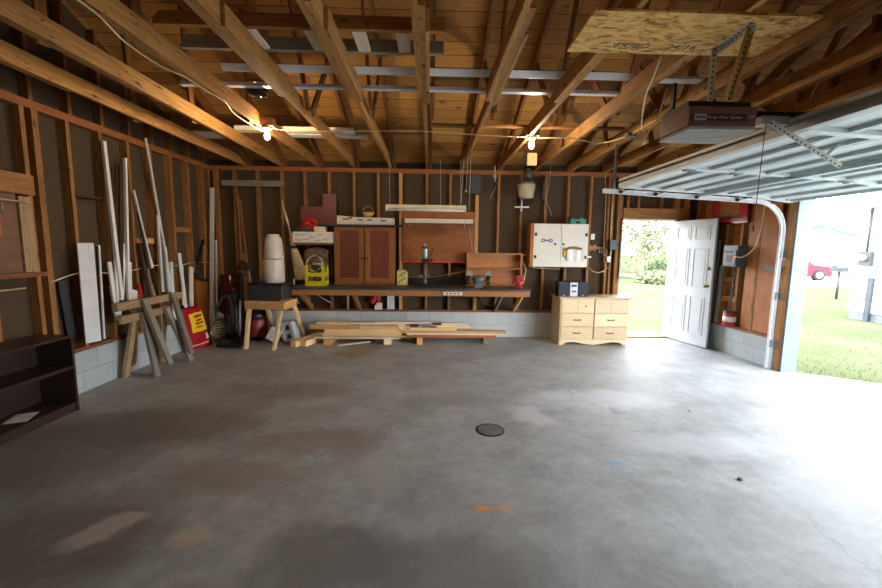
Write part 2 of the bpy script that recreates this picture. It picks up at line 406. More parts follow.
def tag(o, label, cat, group=None, kind=None):
    o['label'] = label; o['category'] = cat
    if group: o['group'] = group
    if kind: o['kind'] = kind
    return o
def thing(name, label, cat, loc=(0, 0, 0), group=None):
    o = bpy.data.objects.new(name, None); COL.objects.link(o); o.location = loc; o.empty_display_size = .1
    return tag(o, label, cat, group)
BULBN = 0
def one(name, mb, mat, label, cat, group=None, origin=None, bevel=0):
    return tag(obj(name, mb, mat, None, origin, bevel), label, cat, group)
def struct(name, mb, mat, parent=None, keep0=True):
    o = obj(name, mb, mat, parent, (0, 0, 0) if parent is None else None)
    o['kind'] = 'structure'; return o
def sempty(name):
    o = bpy.data.objects.new(name, None); COL.objects.link(o); o['kind'] = 'structure'; return o
def text_mb(s, size, c, xdir, ydir, depth=.001, shear=0):
    cu = bpy.data.curves.new('t', 'FONT'); cu.body = s; cu.size = size; cu.align_x = 'CENTER'; cu.align_y = 'CENTER'; cu.extrude = depth; cu.shear = shear; cu.resolution_u = 3
    to = bpy.data.objects.new('t', cu); COL.objects.link(to)
    dg = bpy.context.evaluated_depsgraph_get(); dg.update()
    me = bpy.data.meshes.new_from_object(to.evaluated_get(dg)); bpy.data.objects.remove(to); bpy.data.curves.remove(cu)
    x = Vector(xdir).normalized(); y = Vector(ydir).normalized(); z = x.cross(y)
    mt = Matrix.Translation(Vector(c)) @ Matrix((x, y, z)).transposed().to_4x4()
    me.transform(mt)
    b = MB(); b.bm.from_mesh(me); bpy.data.meshes.remove(me)
    return b
def copy_tree(o, parent=None):
    c = o.copy(); COL.objects.link(c); c.parent = parent
    for ch in [x for x in o.children]: copy_tree(ch, c)
    return c

def smooth_pts(p, k=6):
    p = [Vector(q) for q in p]; o = []
    for i in range(len(p)-1):
        a, b_, c2, d = p[max(i-1, 0)], p[i], p[i+1], p[min(i+2, len(p)-1)]
        for t in range(k):
            t = t/k; o.append(.5*((2*b_)+(-a+c2)*t+(2*a-5*b_+4*c2-d)*t*t+(-a+3*b_-3*c2+d)*t**3))
    return o+[p[-1]]
# ================================================================== SHELL
YB, XL, XR = 7.04, -3.70, 4.65
YF, ZP = -.95, 2.83           # front wall, plate underside
ZJ = 2.90                     # joist underside
RIDGE, SL = 3.05, .40
def roofz(y): return 3.05 + SL*((YB-y) if y > RIDGE else (y-(2*RIDGE-YB)))
fl = MB().bx(XL-.2, 4.87, YF-.2, YB+.15, -.2, 0)
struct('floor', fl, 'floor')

# ---- back wall
wb = MB().bx(XL-.12, 3.335, 7.13, 7.17, .40, 3.05); wb.bx(3.335, 4.325, 7.13, 7.17, 2.12, 3.05); wb.bx(4.325, 4.80, 7.13, 7.17, .4, 3.05)
WB = struct('wall_back', wb, 'fiber')
struct('block_base', MB().bx(XL-.12, 3.31, 7.035, 7.2, 0, .443), 'blockb', WB)
struct('block_base', MB().bx(4.33, 4.83, 7.035, 7.2, 0, .443), 'blockb', WB)
struct('sill_plate', MB().bx(XL, 3.31, 7.04, 7.13, .443, .482), 'plate', WB)
struct('top_plate', MB().bx(XL-.09, 4.74, 7.04, 7.13, ZP, ZJ), 'plate', WB)
def stud(x, w=.042, z0=.482, z1=ZP, mat='stud'): struct('stud', MB().bx(x-w/2, x+w/2, 7.04, 7.13, z0, z1), mat, WB)
for x, w in ((-3.63, .06), (-3.317, .042), (-2.929, .045), (-2.522, .042), (-2.131, .042), (-1.721, .042), (-1.299, .042), (-.89, .042), (-.509, .05), (-.06, .042), (.345, .042), (.806, .06), (1.181, .042), (1.575, .042), (1.998, .042), (2.393, .042), (2.792, .042), (3.115, .042), (3.19, .038)):
    stud(x, w, mat='pine2' if x in (-.509, .806) else 'stud')
stud(3.315, .085, 0); stud(3.345, .03, 1.05, 2.12, 'pine2')
stud(4.345, .05, 0); stud(4.50, .09)
struct('door_header', MB().bx(3.37, 4.52, 7.03, 7.12, 2.12, 2.305), 'stud', WB)
for x in (3.45, 3.64, 4.05, 4.3): struct('cripple_stud', MB().bx(x-.02, x+.02, 7.045, 7.125, 2.305, ZP), 'stud', WB)
# ---- left gable wall
def gable(x0, x1, ya, yb, z0):
    return [(ya, z0), (yb, z0), (yb, roofz(yb)), (RIDGE, roofz(RIDGE)), (ya, roofz(max(ya, 2*RIDGE-YB)))]
wl = MB().prism([(YF, .4), (7.17, .4), (7.17, 3.0), (RIDGE, roofz(RIDGE)-.02), (YF, 3.0)], 'x', -3.83, -3.79)
WL = struct('wall_left', wl, 'fiber')
struct('block_base', MB().bx(-3.87, -3.695, YF, 7.035, 0, .443), 'blocks', WL)
struct('sill_plate', MB().bx(-3.79, -3.70, YF, 7.03, .443, .482), 'plate', WL)
struct('top_plate', MB().bx(-3.79, -3.70, YF, 7.03, ZP-.01, ZP+.065), 'plate', WL)
LY = [6.8, 6.41, 6.0, 5.59, 5.185, 4.77, 4.36]
for i, y in enumerate(LY): struct('stud', MB().bx(-3.79, -3.70, y-.021, y+.021, .482, ZP-.01), 'stud', WL)
for y in (7.0, 4.02, 3.90, 3.5, 3.09, 2.68, 2.27, 1.86, 1.45, 1.04, .63, .22, -.19, -.6): struct('stud', MB().bx(-3.79, -3.70, y-.021-.01*(y == 4.02), y+.021+.01*(y == 4.02), .482, ZP-.01), 'stud', WL)
for k in range(18):
    y = 6.9 - k*.41; z1 = min(roofz(y), 9)-.02
    struct('gable_stud', MB().bx(-3.79, -3.70, y-.05, y-.008, ZP+.065, z1), 'rafter', WL)
for (a, b, z) in ((5.21, 5.50, 1.625), (6.02, 6.39, 1.80)):
    struct('blocking', MB().bx(-3.79, -3.68 if a < 5.5 else -3.705, a, b, z-.035, z+.035), 'pine2' if a < 5.5 else 'stud', WL)
struct('blocking', MB().bx(-3.76, -3.70, 4.39, 4.72, 2.07, 2.10), 'darkbrown', WL)
# ---- right gable wall (garage opening y .07 .. 5.05)
wr = MB().prism([(5.05, .4), (7.17, .4), (7.17, 3.0), (RIDGE, roofz(RIDGE)-.02), (YF, 3.0), (YF, .4), (.07, .4), (.07, 2.33), (5.05, 2.33)], 'x', 4.74, 4.78)
WR = struct('wall_right', wr, 'brownply')
struct('block_base', MB().bx(4.645, 4.83, 5.17, 7.035, 0, .40), 'blocks', WR)
struct('block_base', MB().bx(4.645, 4.83, YF, -.05, 0, .40), 'blocks', WR)
struct('sill_plate', MB().bx(4.65, 4.74, 5.17, 7.04, .40, .44), 'plate', WR)
struct('top_plate', MB().bx(4.65, 4.74, YF, 7.04, ZP, ZJ), 'plate', WR)
struct('garage_header', MB().bx(4.66, 4.74, -.05, 5.18, 2.33, 2.60), 'rafter', WR)
for y in (5.6, 5.93, 6.22, 6.56, 6.92): struct('stud', MB().bx(4.65, 4.74, y-.021, y+.021, .44, ZP), 'stud', WR)
for y in (5.125, -.02): struct('jamb_stud', MB().bx(4.652, 4.738, y-.062, y+.062, 0, 2.28), 'stud', WR)
struct('plywood_sheet', MB().bx(4.655, 4.667, 5.28, 5.80, .45, 2.60), 'brownply', WR)
struct('blocking', MB().bx(4.65, 4.73, 5.95, 6.2, .80, .88), 'stud', WR)
struct('blocking', MB().bx(4.65, 4.73, 5.95, 6.2, 1.10, 1.18), 'stud', WR)
struct('blocking', MB().bx(4.60, 4.66, 5.22, 5.42, 1.31, 1.40), 'oldwood', WR)
for k in range(18):
    y = 6.9 - k*.41
    struct('gable_stud', MB().bx(4.65, 4.74, y-.05, y-.008, ZJ, roofz(y)-.02), 'rafter', WR)
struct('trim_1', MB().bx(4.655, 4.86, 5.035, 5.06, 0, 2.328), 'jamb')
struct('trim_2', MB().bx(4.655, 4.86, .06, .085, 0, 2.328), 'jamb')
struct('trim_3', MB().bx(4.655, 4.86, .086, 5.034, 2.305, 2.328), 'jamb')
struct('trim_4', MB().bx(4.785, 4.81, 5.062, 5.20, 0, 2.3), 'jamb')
WF = struct('wall_front', MB().bx(-3.83, 4.78, YF-.13, YF-.09, 0, 3.05), 'fiber')
for k in range(20): struct('stud', MB().bx(-3.7+k*.42-.02, -3.7+k*.42+.02, YF-.09, YF, 0, ZP), 'stud', WF)
struct('top_plate', MB().bx(XL, 4.74, YF-.09, YF, ZP, ZJ), 'plate', WF)
# ---- roof
CE = sempty('ceiling')
for sgn in (1, -1):
    ye = YB+.35 if sgn > 0 else 2*RIDGE-YB-.35
    b = MB()
    za, zb = roofz(RIDGE), 3.05 - SL*.35
    b.prism([(RIDGE, za), (ye, zb), (ye, zb+.025), (RIDGE, za+.025)], 'x', -3.95, 4.95)
    # uv: rows follow the slope
    for f in b.bm.faces:
        for lp in f.loops: lp[b.uv].uv = (lp.vert.co.x, math.hypot(lp.vert.co.y-RIDGE, lp.vert.co.z-za) + (.07 if sgn > 0 else 9))
    struct('roof_deck', b, 'sheath', CE)
struct('ridge_board', MB().bx(-3.8, 4.75, RIDGE-.012, RIDGE+.012, roofz(RIDGE)-.2, roofz(RIDGE)-.01), 'rafter', CE)
JX = [-.06+.612*k for k in range(-5, 8)]
for i, x in enumerate(JX):
    right = x > 1.0
    near, far = (-.95, 7.10)
    struct('joist', MB().bx(x-.019, x+.019, 2.35, 7.10, ZJ, ZJ+.14), 'joist', CE)
    struct('joist', MB().bx(x-.058, x-.020, -.95, 3.78, ZJ, ZJ+.14), 'joist', CE)
    if -1.4 < x < .6: struct('splice_board', MB().bx(x+.020, x+.045, 2.62, 3.86, ZJ-.003, ZJ+.13), 'joist', CE)
    rx = x+.04 if x < 3.9 else x
    for sgn in (1, -1):
        ye = YB+.3 if sgn > 0 else 2*RIDGE-YB-.3
        za, zb = roofz(RIDGE), 3.05-SL*.3
        b = MB().prism([(RIDGE+sgn*.012, za-.14), (ye, zb-.15), (ye, zb-.002), (RIDGE+sgn*.012, za-.006)], 'x', rx-.0, rx+.038)
        struct('rafter', b, 'rafter', CE)
    # truss webs nailed to the joist sides
    def web(y0, z0, y1, z1, dx=.06, mat='rafter'):
        d = Vector((0, y1-y0, z1-z0)).normalized()
        struct('web', MB().beam((x+dx+.02, y0, z0), (x+dx+.02, y1, z1), .022, .085, (0, d.z, -d.y)), mat, CE)
    if x > -1.4:
        web(4.15, 2.93, 3.28, 4.40); web(4.3, 2.93, 5.05, 3.78)
        web(2.0, 2.93, 2.82, 4.40); web(1.85, 2.93, 1.1, 3.78)
    else:
        web(2.9, 2.89, 2.9, 4.5, -.08); web(4.6, 2.89, 4.5, 4.0, -.08)
    if x > 1.5: web(5.45, 2.93, 5.6, 3.55, -.085)
# loft frame of two rails and rungs lying on the joists
LF = thing('ladder_frame', 'brown two rail wooden frame with pale rungs lying across the ceiling joists', 'frame', (-.9, 3.05, ZJ+.14))
zt = ZJ+.142
for y0, x0, xe in ((2.90, -1.85, .09), (3.22, -1.86, .09)):
    b = MB().prism([(x0, zt), (xe, zt), (xe, zt+.085), (x0+.05, zt+.085), (x0, zt+.035)], 'y', y0, y0+.038)
    obj('rail', b, 'joist' if y0 < 3 else 'greywood', LF)
for x in (-1.25, -.83, -.5, -.2): obj('rung', MB().bx(x-.045, x+.045, 2.94, 3.22, zt, zt+.02), 'pale', LF)
one('vinyl_strip', MB().prism([(3.56, zt+.036), (3.62, zt), (3.625, zt), (3.565, zt+.040)], 'x', -1.75, 1.86), 'white', 'long bright white flat strip lying across the joists, nearer of the two', 'strip', 'strips lying across the joists')
one('vinyl_strip', MB().bx(-2.3, 1.82, 3.93, 3.99, zt, zt+.03), 'vinyl', 'long thin grey strip lying across the joists, behind the bright white one', 'strip', 'strips lying across the joists')
b = MB().bx(1.95, 2.5, 3.56, 3.66, zt, zt+.02)
one('vinyl_strip', b, 'vinyl', 'short white offcut strip on the joists beside the particle board', 'strip', 'strips lying across the joists')
# stored fluorescent fixture on the joists
FX = thing('fluorescent_fixture', 'old white fluorescent fixture stored on top of the joists by the left bulb', 'light fixture', (-1.6, 5.6, zt))
obj('housing', MB().bx(-2.5, -.98, 5.38, 5.52, zt, zt+.05), 'creamw', FX); obj('reflector', MB().bx(-2.0, -.86, 5.56, 5.72, zt, zt+.02), 'vinyl', FX); obj('end_cap', MB().bx(-.98, -.95, 5.38, 5.52, zt, zt+.06), 'greybox', FX)
one('vinyl_strip', MB().bx(-3.3, -2.85, 5.55, 5.85, zt, zt+.02), 'vinyl', 'short white panel piece on the joists in the far left corner', 'strip', 'strips lying across the joists')

# OSB sheet screwed under the joists
OS = thing('particle_board_sheet', 'tan strand board sheet with grey stamping fixed under the ceiling joists', 'board', (1.53, 2.56, ZJ-.014))
obj('sheet', MB().bx(.893, 2.165, 2.33, 2.80, ZJ-.014, ZJ-.001), 'osb', OS)
obj('stamped_print', text_mb('VX/BD', .085, (1.27, 2.70, ZJ-.0155), (1, 0, 0), (0, -1, 0)), 'print', OS)
obj('stamped_print', text_mb('24/16', .085, (1.60, 2.70, ZJ-.0155), (1, 0, 0), (0, -1, 0)), 'print', OS)
for k in range(9): obj('stamped_mark', MB().box((1.05+k*.09, 2.745+.012*math.sin(k*2.1), ZJ-.0150), (.05, .010, .001), Matrix.Rotation(.4*math.sin(k*1.7), 3, 'Z')), 'print', OS)

# ================================================================== GARAGE DOOR, TRACK, OPENER
def tz(x): return 2.325 + (x-2.2)*(2.217-2.325)/(4.367-2.2)
TR = thing('garage_door_track', 'white galvanised door track running under the rafters and curving down to the floor', 'track', (4.6, 5.16, 0))
pts = [(2.19, 5.17, tz(2.19)), (3.6, 5.17, tz(3.6)), (4.2, 5.17, tz(4.2))]
ctr = (4.2, tz(4.2)-.38)
arc = [(4.2+.38*math.sin(a), 5.17, ctr[1]+.38*math.cos(a)) for a in [i*PI/16 for i in range(1, 9)]]
path = pts + arc + [(4.59, 5.19, 1.2), (4.60, 5.2, 0.0)]
def cchan(path, w=.055, h=.028):
    b = MB()
    for o, ww, hh in ((0, .004, w), ):
        for p, q in zip(path, path[1:]):
            b.beam(p, q, .004, w, (0, 0, 1) if abs(Vector(q).z-Vector(p).z) < abs(Vector(q).x-Vector(p).x) else (1, 0, 0))
    return b
def ribbon(path, w, t, y):
    """track web + two flanges following path in the xz plane"""
    b = MB(); n_ = len(path); L = []; 
    for i, p in enumerate(path):
        a = Vector(path[max(i-1, 0)]); c_ = Vector(path[min(i+1, n_-1)]); d = (c_-a); d.y = 0; d.normalize(); nn = Vector((-d.z, 0, d.x))
        L.append((Vector(p), nn))
    def strip(o0, o1, y0, y1):
        vs = [[b.bm.verts.new(p+nn*o+Vector((0, yy, 0))) for (o, yy) in ((o0, y0), (o1, y0), (o1, y1), (o0, y1))] for p, nn in L]
        for A, B in zip(vs, vs[1:]):
            for k in range(4): b.bm.faces.new((A[k], A[(k+1) % 4], B[(k+1) % 4], B[k]))
        b.bm.faces.new(vs[0]); b.bm.faces.new(vs[-1][::-1])
    strip(-w/2, w/2, 0, .004); strip(-w/2, -w/2+.004, -.03, 0); strip(w/2-.004, w/2, -.03, 0)
    return b
obj('rail', ribbon(path, .055, .004, 0), 'vinyl', TR)
for x, z in ((4.61, .35), (4.61, 1.0), (4.61, 1.55)):
    obj('bracket', MB().bx(x-.01, 4.655, 5.17, 5.20, z-.05, z+.05).bx(4.645, 4.651, 5.14, 5.22, z-.06, z+.06), 'gsteel', TR)
obj('hanger_strap', MB().bx(2.33, 2.36, 5.175, 5.20, tz(2.3), ZJ), 'gsteel', TR)
obj('hanger_brace', MB().beam((2.36, 5.18, ZJ-.02), (2.36, 5.75, ZJ-.15), .004, .04), 'iron', TR)
GD = thing('garage_door', 'open white sectional garage door hanging overhead with grey ribs', 'garage door', (4.5, 2.56, 2.2))
Y0, Y1 = .08, 5.05
secs = [(2.34, 2.865), (2.875, 3.40), (3.41, 3.935), (3.945, 4.50)]
dz = .055
for (a, b_) in secs:
    za, zb = tz(a)+dz, tz(b_)+dz
    if b_ > 4.4: zb = 2.225
    s = MB(); s.prism([(a, za), (b_, zb), (b_, zb+.025), (a, za+.025)], 'y', Y0, Y1)
    p = obj('section', s, 'gdoor', GD)
    s = MB()
    for t in (.02, .52, .97):
        x = a+(b_-a)*t; z = za+(zb-za)*t
        s.bx(x-.02, x+.025, Y0+.02, Y1-.02, z-.028, z)
    obj('rib', s, 'rib', p)
    s = MB()
    for y in (Y0+.06, 1.3, 2.56, 3.8, Y1-.06):
        s.prism([(a, za-.032), (b_, zb-.032), (b_, zb-.001), (a, za-.001)], 'y', y-.035, y+.035)
    obj('stile', s, 'gdoor', p)
s = MB()
YS = 4.96
s.bx(2.325, 2.34, Y0, YS, 2.345, 2.435).bx(2.29, 2.325, Y0, YS, 2.428, 2.435).bx(2.29, 2.325, Y0, YS, 2.345, 2.352).bx(2.29, 2.294, Y0, YS, 2.41, 2.428).bx(2.29, 2.294, Y0, YS, 2.352, 2.366)
obj('strut', s, 'gpaint', GD)
x = secs[1][1]; s = MB().bx(x-.03, x+.04, Y0, Y1, tz(x)+dz-.06, tz(x)+dz-.03); obj('strut', s, 'rib', GD)
for a in (2.42, 2.87, 3.405, 3.94, 4.4):
    for y in (1.3, 3.8): obj('hinge', MB().bx(a-.05, a+.05, y-.03, y+.03, tz(a)+dz-.045, tz(a)+dz-.03).tube([(a, y-.03, tz(a)+dz-.05), (a, y+.03, tz(a)+dz-.05)], .008), 'gsteel', GD)
    obj('roller', MB().tube([(a, Y1-.12, tz(a)+dz-.05), (a, 5.165, tz(a))], .006).tube([(a, 5.14, tz(a)), (a, 5.165, tz(a))], .022, 12), 'iron', GD)
# opener
OP = thing('garage_door_opener', 'brown box garage door opener hanging by perforated straps under the ceiling', 'door opener', (1.70, 2.6, 2.29))
ox0, ox1, oy0, oy1 = 1.50, 1.90, 2.40, 2.70
b = MB().prism([(ox0, 2.315), (ox1, 2.315), (ox1+.005, 2.43), (ox0, 2.43)], 'y', oy0, oy1)
H_ = obj('housing', b, 'brown', OP, bevel=.006)
obj('chassis', MB().bx(ox0+.01, ox1-.02, oy0+.03, oy1, 2.43, 2.465), 'brownd', OP)
b = MB().bx(ox0, ox1, oy0-.001, oy1, 2.297, 2.314)
for k in range(9): b.bx(ox0, ox1, oy0+.02+k*.034, oy0+.03+k*.034, 2.293, 2.297)
obj('light_lens', b, 'lens', OP, bevel=.002)
obj('name_plate', MB().bx(ox0+.03, ox1-.06, oy0-.003, oy0, 2.345, 2.385), 'brownd', OP)
obj('badge', MB().bx(ox0+.03, ox0+.10, oy0-.005, oy0-.003, 2.347, 2.383), 'silver', OP)
obj('badge_lettering', text_mb('Sears', .024, (ox0+.065, oy0-.006, 2.366), (1, 0, 0), (0, 0, 1)), 'brownd', OP)
obj('lettering', text_mb('Garage Door Opener', .024, (ox0+.205, oy0-.004, 2.366), (1, 0, 0), (0, 0, 1), shear=.3), 'silver', OP)
obj('small_lettering', text_mb('1/2 HP', .014, (ox1-.035, oy0-.004, 2.372), (1, 0, 0), (0, 0, 1)), 'silver', OP)
obj('cross_strap', MB().bx(ox0+.02, ox1+.02, 2.60, 2.63, 2.465, 2.475), 'iron', OP)
b = MB().bx(1.80, 1.84, 2.40, 2.73, ZJ-.020, ZJ-.015).bx(1.836, 1.84, 2.40, 2.73, ZJ-.055, ZJ-.015); obj('ceiling_angle', b, 'perfg', OP)
b = MB().bx(1.79, 1.83, 2.685, 2.69, 2.46, ZJ-.02); obj('strap', b, 'perfg', OP)
b = MB().beam((1.73, 2.42, 2.465), (1.845, 2.44, ZJ-.02), .045, .004, (0, 1, 0)).beam((1.752, 2.43, 2.465), (1.867, 2.45, ZJ-.02), .004, .04, (0, 1, 0)); obj('strap', b, 'perf', OP)
obj('rail', MB().bx(1.9, 4.66, 2.61, 2.64, 2.45, 2.475).bx(1.9, 4.66, 2.60, 2.65, 2.44, 2.45), 'iron', OP)
TRL = obj('trolley', MB().bx(2.08, 2.26, 2.58, 2.66, 2.39, 2.44).bx(2.16, 2.2, 2.6, 2.64, 2.35, 2.385), 'lens', OP)
obj('door_arm', MB().beam((2.13, 2.575, 2.40), (2.62, 2.575, 2.14), .005, .035, (0, 0, 1)), 'perfg', OP)
obj('curved_arm', MB().tube([(2.62, 2.60, 2.28), (2.58, 2.60, 2.25), (2.53, 2.59, 2.20), (2.5, 2.58, 2.20)], .012), 'gsteel', OP)
c_ = [at(760, 121, y=2.56)] ; top = Vector((2.09, 2.56, 2.38))
b = MB().tube([top, top+Vector((-.003, 0, -.25)), top+Vector((-.01, 0, -.62))], .0025, 6); b.tube([top+Vector((-.01, 0, -.62)), top+Vector((-.01, 0, -.66))], .006, 8)
obj('release_cord', b, 'brownmark', OP)
# small motor / pulley bracket left of the opener
one('cable_reel', MB().tube([at(672, 116, y=3.3)+Vector((0, -.03, 0)), at(672, 116, y=3.3)+Vector((0, .03, 0))], .05, 14).bx(*(lambda p: (p.x-.01, p.x+.01, p.y-.02, p.y+.02, p.z, ZJ))(at(672, 116, y=3.3))), 'iron', 'small dark round cable reel hung from the joists left of the door opener', 'reel')

# ================================================================== DOOR
DR = sempty('door_1')
DR.location = (4.315, 7.06, 0)
u = (Vector((4.486, 6.235, 0))-Vector((4.315, 7.06, 0))); W_ = .90; u.normalize(); nrm = Vector((u.y, -u.x, 0))  # facing -x
if nrm.x > 0: nrm = -nrm
rotm = Matrix((u, -nrm, Vector((0, 0, 1)))).transposed()
hp = Vector((4.315, 7.06, 0))
def dbox(b, u0, u1, n0, n1, z0, z1):
    c = hp + u*((u0+u1)/2) + nrm*((n0+n1)/2) + Vector((0, 0, (z0+z1)/2)); b.box(c, (u1-u0, abs(n1-n0), z1-z0), rotm); return b
W_ = .845
o = obj('door_leaf', dbox(MB(), 0, W_, -.02, .018, .015, 2.085), 'doorw', DR); 
for (a, c2) in ((.10, .385), (.465, .75)):
    for (z0, z1) in ((.20, .83), (.98, 1.62), (1.76, 1.98)):
        b = MB()
        dbox(b, a, c2, .018, .026, z0, z0+.018); dbox(b, a, c2, .018, .026, z1-.018, z1); dbox(b, a, a+.018, .018, .026, z0+.018, z1-.018); dbox(b, c2-.018, c2, .018, .026, z0+.018, z1-.018)
        dbox(b, a+.05, c2-.05, .018, .024, z0+.05, z1-.05)
        obj('raised_panel', b, 'doorw', o, bevel=.003)
for z, r in ((1.02, .026), (1.30, .024)):
    p = hp + u*(W_-.065) + Vector((0, 0, z)) + nrm*.018
    q = Matrix((u, Vector((0, 0, 1)), nrm)).transposed()
    obj('door_knob' if z < 1.1 else 'dead_bolt', MB().lathe([(.028, 0), (.028, .006), (.01, .01), (.01, .035), (r, .042), (r, .062), (.012, .068)] if z < 1.1 else [(.03, 0), (.03, .012), (.012, .014), (.012, .03)], p, 16, q), 'brass', o)
obj('door_frame', MB().bx(3.358, 3.385, 7.04, 7.17, 0, 2.12).bx(4.30, 4.325, 7.06, 7.17, 0, 2.12).bx(3.358, 4.325, 7.04, 7.17, 2.095, 2.12), 'pale', DR)
obj('threshold', MB().bx(3.36, 4.33, 7.02, 7.24, 0, .025), 'brass', DR)

# ================================================================== BACK WALL THINGS
G = []
BZ = .94
WK = thing('workbench', 'long wall-mounted workbench with worn black top and wooden front rail', 'workbench', (-.27, 6.6, .45))
obj('worktop', MB().bx(-2.17, 1.615, 6.29, 7.038, BZ-.035, BZ), 'benchtop', WK, bevel=.004)
obj('front_rail', MB().bx(-2.15, 1.60, 6.31, 6.35, BZ-.125, BZ-.035), 'shelfwood', WK)
obj('back_ledger', MB().bx(-2.15, 1.60, 7.0, 7.038, BZ-.125, BZ-.035), 'stud', WK)
for x, mt in ((-1.22, 'stud'), (-2.05, 'stud'), (1.17, 'oldwood'), (1.50, 'pine2')):
    obj('brace', MB().beam((x, 6.36, BZ-.08), (x, 7.02, .50), .038, .085, (0, 1, 1)), mt, WK)
for x in (-1.6, .30): obj('cross_rail', MB().bx(x-.02, x+.02, 6.35, 7.0, BZ-.125, BZ-.035), 'stud', WK)
b = MB().bx(.22, .52, 6.285, 6.31, BZ-.105, BZ-.055); ps = obj('power_strip', b, 'paper', None); tag(ps, 'white power strip fixed to the front rail of the workbench', 'power strip')
for k in range(4): obj('socket', MB().bx(.26+k*.06, .29+k*.06, 6.283, 6.285, BZ-.09, BZ-.07), 'black', ps)

# two door cabinet on the bench
x0, x1, y0, z0, z1 = -1.60, -.59, 6.80, BZ, 1.915
CB = thing('wall_cabinet', 'tall orange-brown two-door cabinet with dark red panels standing on the workbench', 'cabinet', ((x0+x1)/2, 6.92, BZ))
obj('carcass', MB().bx(x0, x0+.02, y0, 7.035, z0, z1).bx(x1-.02, x1, y0, 7.035, z0, z1).bx(x0+.02, x1-.02, y0, 7.035, z0, z0+.03).bx(x0+.02, x1-.02, y0, 7.035, z1-.02, z1).bx(x0+.02, x1-.02, 7.02, 7.035, z0+.03, z1-.02), 'redwood', CB)
for s_ in (0, 1):
    a = x0+.01+s_*(x1-x0)/2; c2 = a+(x1-x0)/2-.02; f = .085
    b = MB().bx(a, a+f, y0-.02, y0, z0+.035, z1-.01).bx(c2-f, c2, y0-.02, y0, z0+.035, z1-.01).bx(a+f, c2-f, y0-.02, y0, z0+.035, z0+.115).bx(a+f, c2-f, y0-.02, y0, z1-.07, z1-.01)
    d = obj('door', b, 'redwood', CB, bevel=.002)
    obj('door_panel', MB().bx(a+f, c2-f, y0-.012, y0-.002, z0+.115, z1-.07), 'reddoor', d)
    kx = c2-.03 if s_ == 0 else a+.03
    obj('catch', MB().bx(kx-.025, kx+.025, y0-.028, y0-.02, 1.38, 1.40).lathe([(.008, 0), (.012, .02), (.006, .024)], (kx, y0-.028, 1.36), 10, Matrix.Rotation(PI/2, 3, 'X')), 'iron', d)
one('shelf_board', MB().bx(-1.86, -.45, 6.72, 7.03, 1.917, 1.94), 'charcoal', 'dark thin board lying on top of the brown two-door cabinet', 'board')
# long white printed package
p = thing('long_package', 'long white printed package lying on the dark board above the cabinet', 'package', (-1.07, 6.85, 1.941))
obj('wrap', MB().prism([(-1.55, 1.941), (-.60, 1.941), (-.60, 2.055), (-1.25, 2.065), (-1.55, 2.09)], 'y', 6.80, 6.92), 'paper', p, bevel=.01)
for (xa, w, c2, zz) in ((-1.45, .10, 'brownmark', 2.03), (-1.36, .07, 'brownmark', 2.05), (-1.50, .06, 'cream', 1.98), (-1.2, .08, 'print', 2.02), (-1.05, .08, 'print', 2.02), (-.82, .08, 'print', 2.01)):
    obj('print_mark', MB().bx(xa, xa+w, 6.797, 6.80, zz-.012, zz+.012), c2, p)
# basket
p = at(368, 217, y=6.94)
BK = thing('basket', 'small woven basket with hoop handle on top of the cabinet behind the package', 'basket', (p.x, 6.97, 2.055))
b = MB().lathe([(.055, 0), (.08, .04), (.105, .09), (.098, .09), (.07, .03), (.05, .012)], (p.x, 6.965, 2.066), 20)
obj('bowl', b, 'wicker', BK)
obj('handle', MB().tube([(p.x-.09*math.cos(a)-.0, 6.965, 2.15+.11*math.sin(a)) for a in [k*PI/10 for k in range(11)]], .006, 6), 'wicker', BK)
one('book', MB().bx(p.x-.12, p.x+.12, 6.925, 7.03, 1.941, 2.064), 'darkbrown', 'dark brown box under the small woven basket above the cabinet', 'box')
# left shelf group
one('printed_carton', MB().bx(-2.25, -1.61, 6.70, 7.03, 1.635, 1.81), 'paper', 'wide white carton with grey printed words left of the brown cabinet', 'carton', bevel=.004)
ct = bpy.data.objects['printed_carton']
for (xx, zz, s) in ((-2.16, 1.755, 'HALO'), (-1.93, 1.725, 'HALO'), (-1.71, 1.69, 'HALO'), (-2.16, 1.675, 'HALO')): obj('printed_word', text_mb(s, .04, (xx, 6.698, zz), (1, 0, -.05), (0, 0, 1), .001), 'print', ct)
for (xx, zz) in ((-2.05, 1.77), (-1.8, 1.76), (-2.03, 1.69), (-1.85, 1.665)): obj('printed_line', MB().box((xx, 6.699, zz), (.12, .002, .008), Matrix.Rotation(-.15, 3, 'Y')), 'print', ct)
obj('shelf_ledge', MB().bx(-2.25, -1.62, 6.75, 7.038, 1.60, 1.634), 'stud', None); sl = bpy.data.objects['shelf_ledge']; tag(sl, 'wooden ledge carrying the wide white printed carton', 'shelf'); 
one('tool_case', MB().bx(-2.22, -1.92, 6.74, 6.95, 1.812, 1.87), 'dteal', 'flat dark teal case on top of the white printed carton', 'case', bevel=.006)
b = MB().tube([(-2.15, 6.84, 1.93), (-2.08, 6.84, 2.0), (-1.97, 6.84, 2.01), (-1.9, 6.84, 1.96), (-1.88, 6.84, 1.90)], [.03, .045, .05, .045, .03], 10).bx(-2.13, -1.90, 6.78, 6.90, 1.872, 1.94)
rt = one('power_tool', b, 'red', 'bright red power tool on the dark teal case', 'tool')
obj('grip', MB().tube([(-2.07, 6.76, 1.90), (-2.03, 6.75, 1.97), (-1.96, 6.76, 1.93)], .016, 8), 'orangered', rt)
one('small_carton', MB().bx(-1.905, -1.735, 6.72, 6.9, 1.812, 1.90), 'cream', 'small cream carton on the white printed carton beside the cabinet', 'carton', bevel=.003)
mb = MB().prism([(-2.2, 1.95), (-1.60, 1.95), (-1.60, 2.46), (-1.825, 2.46), (-1.825, 2.245), (-2.2, 2.245)], 'y', 7.0, 7.02)
